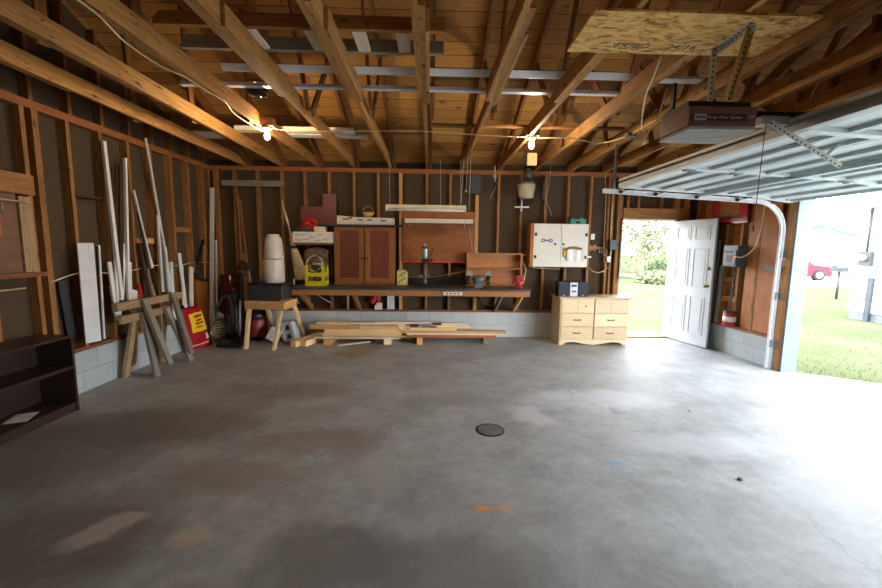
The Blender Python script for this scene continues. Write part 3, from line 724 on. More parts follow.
one('cut_board', mb, 'maroon', 'maroon L-shaped board standing against the studs left of the cabinet', 'board')
# yellow crate with cables, paper bags
CR = thing('crate', 'yellow plastic crate full of cables on the left end of the bench', 'crate', (-1.83, 6.62, BZ))
x0, x1, y0, y1, h = -2.0, -1.70, 6.50, 6.78, .33
b = MB().bx(x0, x1, y0, y1, BZ, BZ+.02)
for (a, c2) in ((BZ+.02, BZ+.07), (BZ+.15, BZ+.21)): b.bx(x0, x1, y0, y0+.015, a, c2).bx(x0, x1, y1-.015, y1, a, c2).bx(x0, x0+.015, y0+.015, y1-.015, a, c2).bx(x1-.015, x1, y0+.015, y1-.015, a, c2)
for xx in (x0, x1-.035):
    for yy in (y0, y1-.035): b.bx(xx-.003, xx+.038, yy-.003, yy+.038, BZ, BZ+h)
obj('shell', b, 'yellow', CR)
for i in range(7):
    cx, cy, cz = x0+.15+random.uniform(-.04, .05), 6.63+random.uniform(-.03, .04), BZ+.14+i*.05
    r0 = random.uniform(.08, .12); tl = random.uniform(-.8, .8)
    if i > 4: r0 = .13; tl = 1.2; cz = BZ+.36
    pts = [Vector((cx+r0*math.cos(a), cy+r0*math.sin(a)*math.cos(tl), cz+r0*math.sin(a)*math.sin(tl))) for a in [k*2*PI/16 for k in range(17)]]
    one('cable_coil', MB().tube(pts, .009, 6), ['black', 'navy', 'charcoal', 'black', 'wire', 'black', 'wire'][i], ['black cable coil low in the yellow crate', 'navy cable coil in the yellow crate', 'charcoal cable loop in the middle of the yellow crate', 'black cable loop above the charcoal one in the yellow crate', 'pale cable loop lying on the coils in the yellow crate', 'black cable loop near the top of the yellow crate', 'topmost pale cable loop sticking out of the yellow crate'][i], 'cable', 'cables in the yellow crate')
def sack(name, c, sx, sy, sz, mat, label, cat, lean=0, seed=0, **k):
    b = MB(); rows = 10; cols = 20
    def fn(u_, v_):
        t = v_; a = u_*2*PI
        prof = min(1, .92+(t/.1)*.08, .3+.7*max(0, (1-t)/.1)**.5)
        ex = .55
        ca, sa = math.cos(a), math.sin(a)
        x = math.copysign(abs(ca)**ex, ca)*sx/2*prof; y = math.copysign(abs(sa)**ex, sa)*sy/2*prof*(1-.35*t)
        w = mnoise.noise(Vector((x*7+seed, y*7, t*sz*7)))*.02
        return Vector(c)+Vector((x+w+lean*t, y+w, t*sz))
    b.grid(fn, cols, rows)
    bmesh.ops.remove_doubles(b.bm, verts=b.bm.verts, dist=.0005)
    bmesh.ops.holes_fill(b.bm, edges=b.bm.edges)
    return one(name, b, mat, label, cat, origin=c, **k)
sack('paper_bag', (-1.92, 6.9, BZ+.005), .40, .16, .62, 'cardboard', 'crumpled grey-brown bag behind the yellow crate on the bench', 'bag')
# corn broom hanging
BR = thing('corn_broom', 'corn broom with navy stitching hanging at the left end of the bench', 'broom', (-2.2, 6.85, 1.1))
pa, pb, pc, pd = at(283, 205, y=6.95), at(291, 238, y=6.88), at(295, 246, y=6.85), at(303, 280, y=6.8)
obj('handle', MB().tube([pa, (pa+pb)/2+Vector((.015, 0, 0)), pb], .011), 'pale', BR)
def fan(t0, t1, w0, w1, th):
    b = MB(); 
    def fn(u_, v_):
        a = u_*2*PI; t = v_; c = pb.lerp(pd, t0+(t1-t0)*t); w = w0+(w1-w0)*t
        return c + Vector((math.cos(a)*w, math.sin(a)*th, -.004*math.sin(u_*90)))
    b.grid(fn, 24, 8); bmesh.ops.remove_doubles(b.bm, verts=b.bm.verts, dist=.0003); bmesh.ops.holes_fill(b.bm, edges=b.bm.edges); return b
obj('straw_head', fan(0, 1, .028, .13, .03), 'straw', BR)
obj('stitching', fan(.18, .25, .055, .065, .036), 'navy', BR)
one('bent_cane', MB().tube([at(282, 200, y=6.99), at(285, 216, y=6.95), at(292, 236, y=6.93), at(296, 262, y=6.93)], .008), 'pale', 'thin bent cane hanging beside the corn broom', 'cane')
# plywood panel and dark board
PN = thing('plywood_panel', 'large orange-brown wall panel with red bottom edge above the workbench', 'panel', (.16, 7.03, 1.33))
obj('sheet', MB().bx(-.475, .765, 7.018, 7.032, 1.335, 2.09), 'hardboard', PN)
obj('top_board', MB().bx(-.475, .765, 7.008, 7.034, 2.09, 2.19), 'brownply', PN)
obj('bottom_edge', MB().bx(-.47, .62, 7.0, 7.018, 1.315, 1.345), 'orangered', PN)
one('backsplash_board', MB().bx(-.38, .60, 7.018, 7.038, BZ, 1.075), 'darkwall', 'low dark board standing at the back of the bench behind the drill stand', 'board')
# fluorescent lamp hanging
FL = thing('shop_light', 'cream fluorescent shop light hanging from thin wires above the workbench', 'light fixture', (-.06, 6.3, 2.15))
x0, x1 = -.68, .55
b = MB().prism([(6.22, 2.165), (6.38, 2.165), (6.35, 2.20), (6.34, 2.225), (6.26, 2.225), (6.25, 2.20)], 'x', x0, x1); obj('housing', b, 'creamw', FL)
for yy in (6.26, 6.34): obj('tube', MB().tube([(x0+.02, yy, 2.15), (x1-.02, yy, 2.15)], .016, 10), 'white', FL)
for xx in (x0, x1-.015): obj('end_plate', MB().bx(xx, xx+.015, 6.23, 6.37, 2.13, 2.165), 'creamw', FL)
for xx in (-.62, .16, .47): obj('hanging_wire', MB().tube([(xx, 6.3, 2.22), (xx-.01, 6.3, ZJ)], .003, 5), 'wire', FL)
F2 = thing('strip_light', 'white strip light batten fixed to the orange-brown panel under the hanging shop light', 'light fixture', (.15, 6.97, 1.98))
obj('batten', MB().bx(-.43, .735, 6.94, 7.005, 1.99, 2.065), 'creamw', F2, bevel=.004)
for xx in (-.35, .58): obj('clip', MB().bx(xx, xx+.015, 6.935, 6.95, 1.93, 2.05), 'steel', F2)
one('pull_cord', MB().tube([at(469, 226, y=6.95), at(471, 240, y=6.95), at(473, 252, y=6.95)], .003, 5), 'wire', 'thin pale cord hanging down in front of the orange-brown panel', 'cord')
one('metal_box', MB().bx(.63, .85, 6.94, 7.035, 2.49, 2.82), 'dgrey', 'dark slate-grey metal box high on the wall beside the hanging pulley cords', 'box', bevel=.004)
hk = thing('hanging_hook', 'steel turnbuckle hook hanging from the ceiling near the grey metal box', 'hook', (1.12, 6.5, 2.55))
p = at(495, 168, y=6.5)
obj('shank', MB().tube([(p.x, 6.5, ZJ), (p.x, 6.5, p.z), (p.x, 6.5, p.z-.1)], .008), 'steel', hk); obj('turnbuckle', MB().tube([(p.x, 6.5, 2.74), (p.x, 6.5, 2.63)], .016), 'steel', hk)
obj('ring', MB().tube([(p.x+.025*math.cos(a), 6.5, p.z-.125+.025*math.sin(a)) for a in [k*PI/8 for k in range(17)]], .006, 6), 'steel', hk)
for i, (xa, xb, yl) in enumerate(((464, 461, 203), (468, 466, 190), (471, 469, 211))):
    b = MB().tube([at(xa, 158, y=6.2), at(xb, yl, y=6.2)], .003, 5)
    if i == 1: q = at(xb, yl, y=6.2); b.tube([q, q-Vector((0, 0, .035))], .012, 8)
    one('pulley_cord', b, 'wire', ['leftmost thin cord hanging by the hanging shop light', 'middle thin cord with a small knob by the shop light', 'rightmost thin cord beside the dark metal box'][i], 'cord', 'cords beside the dark metal box')
# drill stand on bench
DP = thing('drill_stand', 'small drill press stand with grey motor and black base on the bench', 'drill press', (-.08, 6.66, BZ))
bx_, by_ = -.08, 6.66
obj('base', MB().bx(bx_-.16, bx_+.14, by_-.13, by_+.12, BZ, BZ+.035), 'iron', DP, bevel=.006)
obj('column', MB().lathe([(.032, 0), (.032, .06), (.022, .07), (.022, .42)], (bx_, by_+.06, BZ+.035), 16), 'steel', DP)
obj('arm', MB().bx(bx_-.06, bx_+.08, by_-.05, by_+.1, BZ+.40, BZ+.45).lathe([(.02, 0), (.02, .05)], (bx_+.11, by_, BZ+.41), 10), 'iron', DP)
obj('motor', MB().lathe([(.04, 0), (.05, .02), (.05, .17), (.042, .2), (.02, .215), (.018, .25), (.008, .26)], (bx_, by_, BZ+.45), 18), 'silver', DP)
obj('motor_cap', MB().lathe([(.053, 0), (.053, .03)], (bx_, by_, BZ+.62), 18), 'iron', DP)
obj('feed_table', MB().bx(bx_-.09, bx_+.09, by_-.06, by_+.04, BZ+.17, BZ+.185), 'steel', DP)
obj('feed_lever', MB().tube([(bx_+.06, by_-.03, BZ+.43), (bx_+.12, by_-.06, BZ+.56), (bx_+.125, by_-.06, BZ+.62)], .006, 6).lathe([(.0, 0), (.015, .008), (.016, .022), (.0, .032)], (bx_+.125, by_-.06, BZ+.61), 10), 'iron', DP)
# yellow card with brown pattern
YC = thing('patterned_card', 'pale yellow rounded card with brown swirls leaning at the cabinet corner', 'card', (-.46, 6.78, BZ))
pts = [(-.55, BZ), (-.375, BZ), (-.37, 1.15), (-.40, 1.185), (-.44, 1.20), (-.52, 1.20), (-.55, 1.17)]
obj('card', MB().prism(pts, 'y', 6.77, 6.79), 'yellowc', YC)
b = MB()
for i in range(7):
    cx, cz, r0 = -.46+random.uniform(-.05, .05), BZ+.05+i*.032, random.uniform(.015, .035)
    b.tube([(cx+r0*math.cos(a), 6.768, cz+r0*math.sin(a)) for a in [random.random()*6+k*.5 for k in range(9)][:1]+[k*.6 for k in range(8)]][1:], .005, 5)
obj('swirl_pattern', b, 'brownmark', YC)
one('cable', MB().tube(smooth_pts([at(406, 277, y=7.0), at(430, 277, y=7.01), at(450, 274, y=7.01), at(466, 271, y=7.0)], 4), .005, 5), 'cable', 'thin cream cord strung across the bays behind the drill stand', 'cable')
# open shelf unit on bench
x0, x1, z0, z1, y0 = .63, 1.58, BZ, 1.495, 6.84
SU = thing('open_shelf_unit', 'tan wooden open shelf unit with one shelf standing on the bench', 'shelf', (1.1, 6.94, BZ))
obj('frame', MB().bx(x0, x0+.025, y0, 7.03, z0, z1).bx(x1-.025, x1, y0, 7.03, z0, z1).bx(x0+.025, x1-.025, y0, 7.03, z1-.025, z1).bx(x0+.025, x1-.025, y0, 7.03, z0, z0+.02), 'shelfwood', SU)
obj('shelf', MB().bx(x0+.025, x1-.025, y0, 7.0, 1.22, 1.245), 'shelfwood', SU)
obj('back_panel', MB().bx(x0+.025, x1-.025, 7.005, 7.03, z0+.02, z1-.025), 'shelfwood', SU)
# bench grinder
GR = thing('bench_grinder', 'grey double-wheel bench grinder with pale eye shields on the bench', 'grinder', (.80, 6.5, BZ))
cx, cy, cz = .79, 6.5, BZ+.13
rx = Matrix.Rotation(PI/2, 3, 'Y')
obj('motor', MB().lathe([(.05, -.09), (.072, -.07), (.072, .07), (.05, .09)], (cx, cy, cz), 20, rx), 'greyhammer', GR)
obj('base', MB().prism([(cx-.085, BZ), (cx+.085, BZ), (cx+.06, BZ+.03), (cx+.04, BZ+.09), (cx-.04, BZ+.09), (cx-.06, BZ+.03)], 'y', cy-.07, cy+.07), 'greyhammer', GR)
for s_ in (-1, 1):
    wx = cx+s_*.155
    obj('wheel_guard', MB().lathe([(.075, -.028), (.085, -.02), (.085, .02), (.075, .028)], (wx, cy+.01, cz), 20, rx), 'iron', GR)
    obj('wheel', MB().lathe([(.072, -.012), (.072, .012)], (wx, cy-.02, cz), 20, rx), 'charcoal', GR)
    obj('tool_rest', MB().bx(wx-.04, wx+.04, cy-.12, cy-.07, cz-.03, cz-.02).beam((wx, cy-.08, cz-.03), (cx+s_*.1, cy-.02, cz-.08), .012, .012), 'brass', GR)
    obj('eye_shield', MB().prism([(wx-.045, cz+.07), (wx+.045, cz+.07), (wx+.05, cz+.11), (wx+.03, cz+.15), (wx-.03, cz+.15), (wx-.05, cz+.11)], 'y', cy-.085, cy-.078), 'lens', GR)
    obj('spark_guard', MB().bx(wx-.035, wx+.035, cy-.105, cy-.085, cz+.045, cz+.065).bx(wx-.03, wx+.03, cy-.11, cy-.10, cz-.07, cz-.05), 'iron', GR)
    obj('nut', MB().lathe([(.022, -.012), (.022, .012)], (wx+s_*.035, cy+.01, cz), 6, rx), 'steel', GR)
    obj('shaft', MB().tube([(cx+s_*.08, cy, cz), (wx, cy, cz)], .014, 10), 'steel', GR)
# red vise
VS = thing('bench_vise', 'small red vise on the right end of the workbench', 'vise', (1.44, 6.42, BZ))
cx, cy = 1.44, 6.42
obj('base', MB().lathe([(.075, 0), (.075, .02), (.045, .035), (.04, .07)], (cx, cy, BZ), 18), 'red', VS)
obj('body', MB().prism([(cx-.10, BZ+.06), (cx+.07, BZ+.06), (cx+.075, BZ+.12), (cx+.05, BZ+.20), (cx-.03, BZ+.21), (cx-.035, BZ+.14), (cx-.10, BZ+.10)], 'y', cy-.045, cy+.045), 'red', VS, bevel=.006)
obj('jaw', MB().bx(cx-.05, cx+.06, cy-.075, cy-.05, BZ+.12, BZ+.215).bx(cx-.05, cx+.06, cy-.05, cy-.046, BZ+.16, BZ+.21), 'red', VS)
obj('screw', MB().tube([(cx, cy-.15, BZ+.09), (cx, cy-.05, BZ+.09)], .013, 10).tube([(cx-.06, cy-.14, BZ+.06), (cx+.05, cy-.14, BZ+.12)], .006, 8), 'steel', VS)
one('hose_cord', MB().tube([at(519, 287, y=6.55), at(524, 280, y=6.6), at(526, 270, y=6.7), at(523, 262, y=6.9), at(522, 256, y=7.0), at(528, 254, y=7.0), at(533, 268, y=7.02), at(560, 269, y=7.02)], .009, 6), 'cable', 'cream cord looping from the shelf unit down behind the red vise', 'cord')

# lantern
LX, LYy = 1.60, 6.82
LN = thing('yard_light', 'glass yard light with grey cap mounted high on the back wall studs', 'lamp', (LX, LYy, 2.36))
obj('cap', MB().lathe([(.05, 2.68), (.062, 2.70), (.06, 2.80), (.045, 2.84), (.02, 2.85)], (LX+.02, LYy, .06), 20), 'greyhammer', LN)
obj('neck', MB().lathe([(.145, 2.58), (.11, 2.63), (.06, 2.685)], (LX+.01, LYy, .06), 24), 'greyhammer', LN)
obj('refractor', MB().lathe([(.05, 2.352), (.12, 2.36), (.128, 2.40), (.15, 2.56), (.145, 2.58)], (LX, LYy, .06), 28), 'refr', LN)
obj('mounting_arm', MB().tube([(LX+.02, LYy+.02, 2.80), (LX+.02, 7.04, 2.80)], .015), 'greyhammer', LN)
bt = thing('wall_bracket', 'white cross-shaped pipe bracket on the stud below the yard light', 'bracket', (1.575, 7.02, 2.15))
obj('pipe', MB().tube([(1.575, 7.025, 2.22), (1.575, 7.025, 2.42)], .014), 'white', bt); obj('crossbar', MB().bx(1.45, 1.70, 7.0, 7.012, 2.275, 2.30), 'white', bt)
p = at(547, 190, y=7.0)
one('loose_wire', MB().tube([at(551, 165, y=7.0), at(549, 185, y=7.0), at(546, 200, y=7.0), at(552, 216, y=7.0)], .004, 5), 'wire', 'loose grey wire dangling between the yard light and the white wall cabinet', 'wire')
one('level_tool', MB().bx(p.x-.07, p.x-.03, 7.01, 7.035, 2.42, 2.75), 'greybox', 'narrow grey metal bar on the stud right of the yard light', 'bar')
one('loose_wire', MB().tube([at(496, 187, y=7.03), at(493, 192, y=7.03), at(490, 199, y=7.03)], .004, 5), 'wire', 'short wire end on the wall below the hanging hook', 'wire')

# white wall cabinet
x0, x1, y0, z0, z1 = 1.685, 2.675, 6.78, 1.275, 2.0
WC = thing('wall_cabinet', 'white two-door wall cabinet with brown sides hung above the chest of drawers', 'cabinet', (2.18, 6.9, z0))
obj('carcass', MB().bx(x0, x0+.055, y0-.022, 7.035, z0, z1).bx(x1-.02, x1, y0, 7.035, z0, z1).bx(x0+.055, x1-.02, y0, 7.035, z0, z0+.02).bx(x0+.02, x1-.02, y0, 7.035, z1-.02, z1), 'brownply', WC)
xm = 2.205
D1 = obj('door', MB().bx(x0+.057, xm-.003, y0-.022, y0, z0+.002, z1-.002), 'cabwhite', WC, bevel=.003)
D2 = obj('door', MB().bx(xm+.003, x1-.008, y0-.022, y0, z0+.002, z1-.002), 'cabwhite', WC, bevel=.003)
for d, xs, kx in ((D1, x0+.09, xm-.10), (D2, x1-.045, xm+.04)):
    for zz in (z0+.17, z1-.18): obj('hinge', MB().bx(xs-.02, xs+.02, y0-.03, y0-.022, zz-.025, zz+.025).tube([(xs, y0-.03, zz-.03), (xs, y0-.03, zz+.03)], .006), 'brownmark', d)
    obj('knob', MB().lathe([(.012, 0), (.018, .012), (.01, .02)], (kx, y0-.022, 1.66), 12, Matrix.Rotation(PI/2, 3, 'X')), 'iron', d)
b = MB()
for xx in (1.90, 2.03): b.tube([(xx+.025*math.cos(a), y0-.025, 1.72+.025*math.sin(a)) for a in [k*PI/8 for k in range(17)]], .008, 6)
b.bx(1.925, 2.005, y0-.027, y0-.022, 1.71, 1.73).bx(1.87, 2.06, y0-.027, y0-.022, 1.693, 1.697)
obj('emblem', b, 'blueprint', D1)
TW = thing('paper_towel_holder', 'brown towel bar with hanging white towel on the right cabinet door', 'towel holder', (2.42, 6.74, 1.35))
obj('bar', MB().tube([(2.27, 6.74, 1.56), (2.34, 6.735, 1.60), (2.45, 6.73, 1.61), (2.56, 6.735, 1.585)], .016, 8).bx(2.25, 2.28, 6.735, 6.757, 1.45, 1.60), 'brass', TW)
obj('towel', MB().grid(lambda a, c: Vector((2.31+a*.29+.004*math.sin(c*9), 6.725-.008*math.sin(a*14), 1.57-c*.19)), 20, 6), 'white', TW)
TB = thing('small_box', 'teal-green open box on top of the white wall cabinet', 'box', (2.5, 6.9, z1))
obj('shell', MB().bx(2.37, 2.64, 6.82, 6.98, z1, z1+.085).bx(2.40, 2.44, 6.86, 6.9, z1+.085, z1+.11).bx(2.56, 2.60, 6.86, 6.9, z1+.085, z1+.11), 'teal', TB, bevel=.004)
obj('opening', MB().bx(2.46, 2.54, 6.816, 6.82, z1+.01, z1+.05), 'black', TB)
sw = at(592.5, 237, y=7.03); one('wall_switch', MB().bx(sw.x-.035, sw.x+.03, 7.005, 7.035, sw.z-.045, sw.z+.055), 'white', 'white switch on the stud at the upper right of the white wall cabinet', 'switch')
sw = at(589, 257, y=7.03); one('wall_hook', MB().bx(sw.x-.07, sw.x+.03, 7.0, 7.035, sw.z-.015, sw.z+.015), 'white', 'small white bar on the stud at the lower right of the white wall cabinet', 'hook')
KH = thing('key_holder', 'orange-brown key-shaped plaque on the wall between cabinet and grey switch box', 'key holder', (2.93, 7.1, 1.6))
kx, kz = at(595, 248, y=7.1).x, at(595, 248, y=7.1).z
b = MB()
pl = [(kx-.10, kz), (kx-.09, kz+.05), (kx-.03, kz+.03), (kx-.01, kz+.07), (kx+.03, kz+.02), (kx+.2, kz+.02), (kx+.2, kz-.03), (kx+.17, kz-.03), (kx+.16, kz-.01), (kx+.03, kz-.02), (kx-.01, kz-.07), (kx-.03, kz-.03), (kx-.09, kz-.05)]
b.prism(pl, 'y', 7.095, 7.115); obj('plaque', b, 'shelfwood', KH)
for xx in (kx+.08, kx+.12): obj('hook', MB().tube([(xx, 7.09, kz-.03), (xx, 7.09, kz-.09)], .012, 8), 'steel', KH)
# disconnect + conduit
GB = thing('switch_box', 'grey electrical switch box with pipe conduit left of the doorway', 'electrical box', (3.19, 7.0, 1.57))
obj('box', MB().bx(3.12, 3.25, 6.93, 7.035, 1.575, 1.75), 'greybox', GB, bevel=.006)
obj('lever', MB().bx(3.25, 3.27, 6.95, 6.98, 1.64, 1.72), 'iron', GB)
obj('conduit', MB().tube([(3.15, 7.0, 1.75), (3.15, 7.0, ZP+.06)], .012).tube([(3.17, 7.0, 1.46), (3.17, 7.0, 1.575)], .012), 'cable', GB)
one('outlet_box', MB().bx(3.105, 3.17, 6.97, 7.035, 1.36, 1.46), 'white', 'small white outlet box under the grey switch box', 'outlet', bevel=.004)
one('cable', MB().tube([at(588, 267, y=7.02), at(592, 271, y=7.0), at(598, 273, y=7.0), at(604, 271, y=7.0), at(608, 267, y=7.0)], .008, 6), 'cable', 'cream cable sagging from the white cabinet to the outlet box', 'cable')
one('cable', MB().tube([at(605, 165, y=7.03), at(606, 200, y=7.03), at(604, 240, y=7.03), at(604, 262, y=7.03)], .006, 6), 'cable', 'thin cream cable running down the wall left of the conduit', 'cable')

# weathered board bridging studs & leaning sticks left back
one('cross_board', MB().bx(-3.50, -2.46, 6.99, 7.038, 2.565, 2.66), 'greywood', 'weathered grey board nailed across the studs in the back left corner', 'board')
for i, (a, b_, mt, l) in enumerate((((238, 195), (243, 288), 'stud', 'thin brown stick leaning on the back wall behind the toolbox, left one'), ((240, 200), (250, 290), 'stud', 'thin brown stick leaning on the back wall behind the toolbox, right one'))):
    p1 = at(*a, y=7.02); p0 = at(*b_, y=6.99); d = (p0-p1); p0 = p1+d*(p1.z/(p1.z-p0.z))
    one('wooden_stick', MB().beam(p0, p1, .02, .03), mt, l, 'stick', 'sticks leaning on the back wall')

# small things in the bays below the bench
one('white_board', MB().bx(-.745, -.62, 7.055, 7.07, .483, .76), 'vinyl', 'short white board standing in the stud bay under the bench', 'board')
one('paint_can', MB().lathe([(.06, 0), (.062, .01), (.06, .15), (.055, .155)], (-1.02, 7.085-.03, .60), 14, Matrix.Rotation(.5, 3, 'Y')), 'red', 'small red can hanging in the stud bay under the bench', 'can')
one('wood_offcut', MB().bx(-.93, -.83, 7.0, 7.03, .483, .60).bx(-.96, -.93, 7.0, 7.03, .483, .56), 'pale', 'small pale wood offcut on the sill under the bench', 'offcut')
one('steel_rod', MB().tube([(-2.0, 6.95, .78), (-1.72, 6.97, .60)], .008, 6), 'white', 'thin white rod slanting under the left end of the bench', 'rod')
one('steel_rod', MB().tube([(-2.27, 6.7, .84), (-2.19, 6.72, .62)], .011, 6), 'pale', 'pale rod hanging beside the left end of the bench', 'rod')
one('thin_lath', MB().bx(-1.44, -1.41, 7.0, 7.03, .483, .80), 'pine', 'thin upright lath under the bench below the cabinet', 'lath')
one('loose_wire', MB().tube([at(480, 297, y=6.9), at(484, 303, y=6.95), at(490, 306, y=6.95), at(497, 303, y=6.9)], .004, 5), 'wire', 'thin cord drooping under the right part of the bench', 'cord')

# ================================================================== CHEST OF DRAWERS
x0, x1, y0, y1, H = 2.15, 3.29, 6.47, 6.93, .775
CH = thing('chest_of_drawers', 'light maple six-drawer chest standing left of the open doorway', 'chest of drawers', (2.69, 6.7, 0))
obj('carcass', MB().bx(x0, x0+.02, y0, y1, 0, H).bx(x1-.02, x1, y0, y1, 0, H).bx(x0+.02, x1-.02, y1-.015, y1, .08, H).bx(x0+.02, x1-.02, y0+.015, y1-.015, .08, H), 'maple', CH)
obj('top', MB().bx(x0-.025, x1+.03, y0-.025, y1+.01, H, H+.022), 'maple', CH, bevel=.006)
pts = [(x0, .095), (x0, 0), (x0+.07, 0), (x0+.10, .035), (x0+.16, .045), (x0+.25, .05), (x0+.42, .02), (x0+.5, .012), (x0+.567, .005), (x0+.635, .012), (x0+.71, .02), (x0+.885, .05), (x0+.97, .045), (x0+1.03, .035), (x0+1.065, 0), (x1, 0), (x1, .095)]
obj('scalloped_base', MB().prism(pts, 'y', y0-.012, y0), 'maple', CH)
rows = [(.10, .305), (.315, .53), (.54, .765)]; colsx = [(x0+.022, x0+.558), (x0+.575, x1-.022)]
for ci, (a, c2) in enumerate(colsx):
    for ri, (za, zb) in enumerate(rows):
        d = obj('drawer', MB().bx(a, c2, y0-.014, y0-.001, za, zb), 'maple', CH, bevel=.004)
        mx, mz = (a+c2)/2, (za+zb)/2
        if ri < 2:
            obj('handle', MB().tube([(mx-.05, y0-.016, mz), (mx-.045, y0-.035, mz), (mx+.045, y0-.035, mz), (mx+.05, y0-.016, mz)], .005, 6).prism([(mx-.075, mz), (mx-.05, mz+.014), (mx-.03, mz+.006), (mx+.03, mz+.006), (mx+.05, mz+.014), (mx+.075, mz), (mx+.05, mz-.014), (mx-.05, mz-.014)], 'y', y0-.018, y0-.014), 'brass', d)
        else:
            obj('groove', MB().bx(mx-.002, mx+.002, y0-.016, y0-.0135, za+.004, zb-.004), 'shelfwood', d)
            if ci == 0: obj('knob', MB().lathe([(.006, 0), (.014, .012), (.008, .02)], (mx+.13, y0-.014, mz), 12, Matrix.Rotation(PI/2, 3, 'X')), 'brass', d)
# stereo on the chest
zt2 = H+.022
def speaker(xa, xb, label):
    s_ = thing('speaker', label, 'speaker', ((xa+xb)/2, 6.62, zt2), 'pair of speakers on the chest of drawers')
    obj('cabinet', MB().bx(xa, xb, 6.55, 6.74, zt2, zt2+.245), 'black', s_, bevel=.004)
    obj('grille', MB().bx(xa+.006, xb-.006, 6.542, 6.55, zt2+.006, zt2+.239), 'spk', s_, bevel=.003)
    obj('badge', MB().bx((xa+xb)/2-.015, (xa+xb)/2+.015, 6.539, 6.542, zt2+.015, zt2+.027), 'silver', s_)
speaker(2.13, 2.315, 'dark speaker left of the silver stereo on the chest'); speaker(2.458, 2.63, 'dark speaker right of the silver stereo on the chest')
st = thing('stereo', 'silver and black mini stereo between two dark speakers on the chest', 'stereo', (2.387, 6.62, zt2))
obj('case', MB().bx(2.32, 2.453, 6.55, 6.76, zt2, zt2+.25), 'black', st, bevel=.004)
obj('front_panel', MB().bx(2.322, 2.451, 6.54, 6.55, zt2+.004, zt2+.235), 'silver', st, bevel=.003)
obj('display', MB().bx(2.34, 2.432, 6.537, 6.54, zt2+.165, zt2+.20), 'dgrey', st)
obj('cassette_door', MB().bx(2.35, 2.425, 6.537, 6.54, zt2+.075, zt2+.10), 'charcoal', st)
obj('volume_dial', MB().lathe([(.014, 0), (.013, .01)], (2.387, 6.54, zt2+.13), 14, Matrix.Rotation(PI/2, 3, 'X')), 'steel', st)
for k in range(4): obj('button', MB().bx(2.345+k*.024, 2.36+k*.024, 6.536, 6.54, zt2+.04, zt2+.05), 'steel', st)

# ================================================================== SAWBENCH GROUP
SB = thing('sawbench', 'orange-brown wooden work stool with splayed legs carrying the black toolbox', 'stool', (-2.42, 6.1, 0))
tp = [Vector((-2.86, 5.90)), Vector((-2.23, 5.78)), Vector((-2.08, 6.35)), Vector((-2.66, 6.50))]
tp = [at(241, 306, z=.74).xy, at(283, 312, z=.70).xy, at(297, 299, z=.74).xy, at(262, 298, z=.74).xy]
fe = [at(238, 348.5, z=0), at(274, 349.5, z=0)]
tp = [Vector((-2.76, 6.00)), Vector((-2.12, 5.88)), Vector((-2.10, 6.38)), Vector((-2.68, 6.50))]
obj('top', MB().prism([tuple(p) for p in tp], 'z', .725, .755), 'pine2', SB, bevel=.004)
cen = sum((p for p in tp), Vector((0, 0)))/4
ap = [cen+(p-cen)*.95 for p in tp]
b = MB()
for i in range(4):
    p, q = ap[i], ap[(i+1) % 4]; b.beam((p.x, p.y, .682), (q.x, q.y, .682), .02, .085)
obj('apron', b, 'pine2', SB)
feet = [Vector((-2.90, 6.02, 0)), Vector((-2.36, 5.96, 0)), Vector((-2.17, 6.92, 0)), Vector((-2.66, 6.90, 0))]
feet[0] = at(247, 348, z=0); feet[1] = at(274, 350, z=0)
feet[0] = Vector((feet[0].x, 6.12, 0)) ; feet[1] = Vector((feet[1].x, 6.04, 0))
for i in range(4):
    p = cen+(tp[i]-cen)*.80
    t = Vector((p.x, p.y, .72)); obj('leg', MB().beam(feet[i], t, .04, .085, (0, 1, 0)), 'pine', SB)
TBX = thing('toolbox', 'black metal toolbox with dark lid and grey tray on the sawbench', 'toolbox', (-2.42, 6.17, .755))
rb = Matrix.Rotation(math.radians(-4), 3, 'Z'); cc = Vector((-2.43, 6.18, 0))
def rbx(b, x0, x1, y0, y1, z0, z1):
    x0 *= .9; x1 *= .9
    return b.box(cc+rb @ Vector(((x0+x1)/2, (y0+y1)/2, 0))+Vector((0, 0, (z0+z1)/2)), (x1-x0, y1-y0, z1-z0), rb)
obj('tray', rbx(MB(), -.27, .24, -.17, .16, .756, .785), 'greybox', TBX)
obj('body', rbx(MB(), -.30, .27, -.15, .15, .785, .99), 'charcoal', TBX, bevel=.012)
obj('lid', rbx(MB(), -.31, .28, -.16, .16, .99, 1.022), 'black', TBX, bevel=.008)
obj('latch', rbx(MB(), -.02, .03, -.165, -.15, .95, .995), 'iron', TBX)
obj('side_handle', MB().tube([cc+rb @ Vector((-.30, -.05, .93)), cc+rb @ Vector((-.34, -.05, .93)), cc+rb @ Vector((-.34, .05, .93)), cc+rb @ Vector((-.30, .05, .93))], .008), 'iron', TBX)
p = at(288, 298, y=6.5)
bt2 = thing('spray_can', 'slim dark spray can with silver top standing right of the toolbox', 'can', (-2.13, 6.30, .765))
obj('can', MB().lathe([(.028, 0), (.03, .005), (.03, .2), (.022, .22)], (-2.13, 6.34, .756), 14), 'black', bt2); obj('cap', MB().lathe([(.015, .22), (.015, .3), (.01, .31)], (-2.13, 6.34, .756), 12), 'silver', bt2)
# milky jugs stacked on toolbox
one('plastic_container', MB().lathe([(.14, 1.022), (.155, 1.03), (.155, 1.20), (.150, 1.36), (.145, 1.372)], (-2.37, 6.18, 0), 24), 'translu', 'milky white plastic container standing on the black toolbox', 'container')
b = MB().lathe([(.140, 1.374), (.142, 1.40), (.128, 1.60), (.112, 1.69), (.085, 1.72), (.085, 1.745), (.07, 1.75)], (-2.36, 6.18, 0), 24)
one('plastic_bucket', b, 'translu', 'milky white plastic pail stacked on the container above the toolbox', 'bucket')
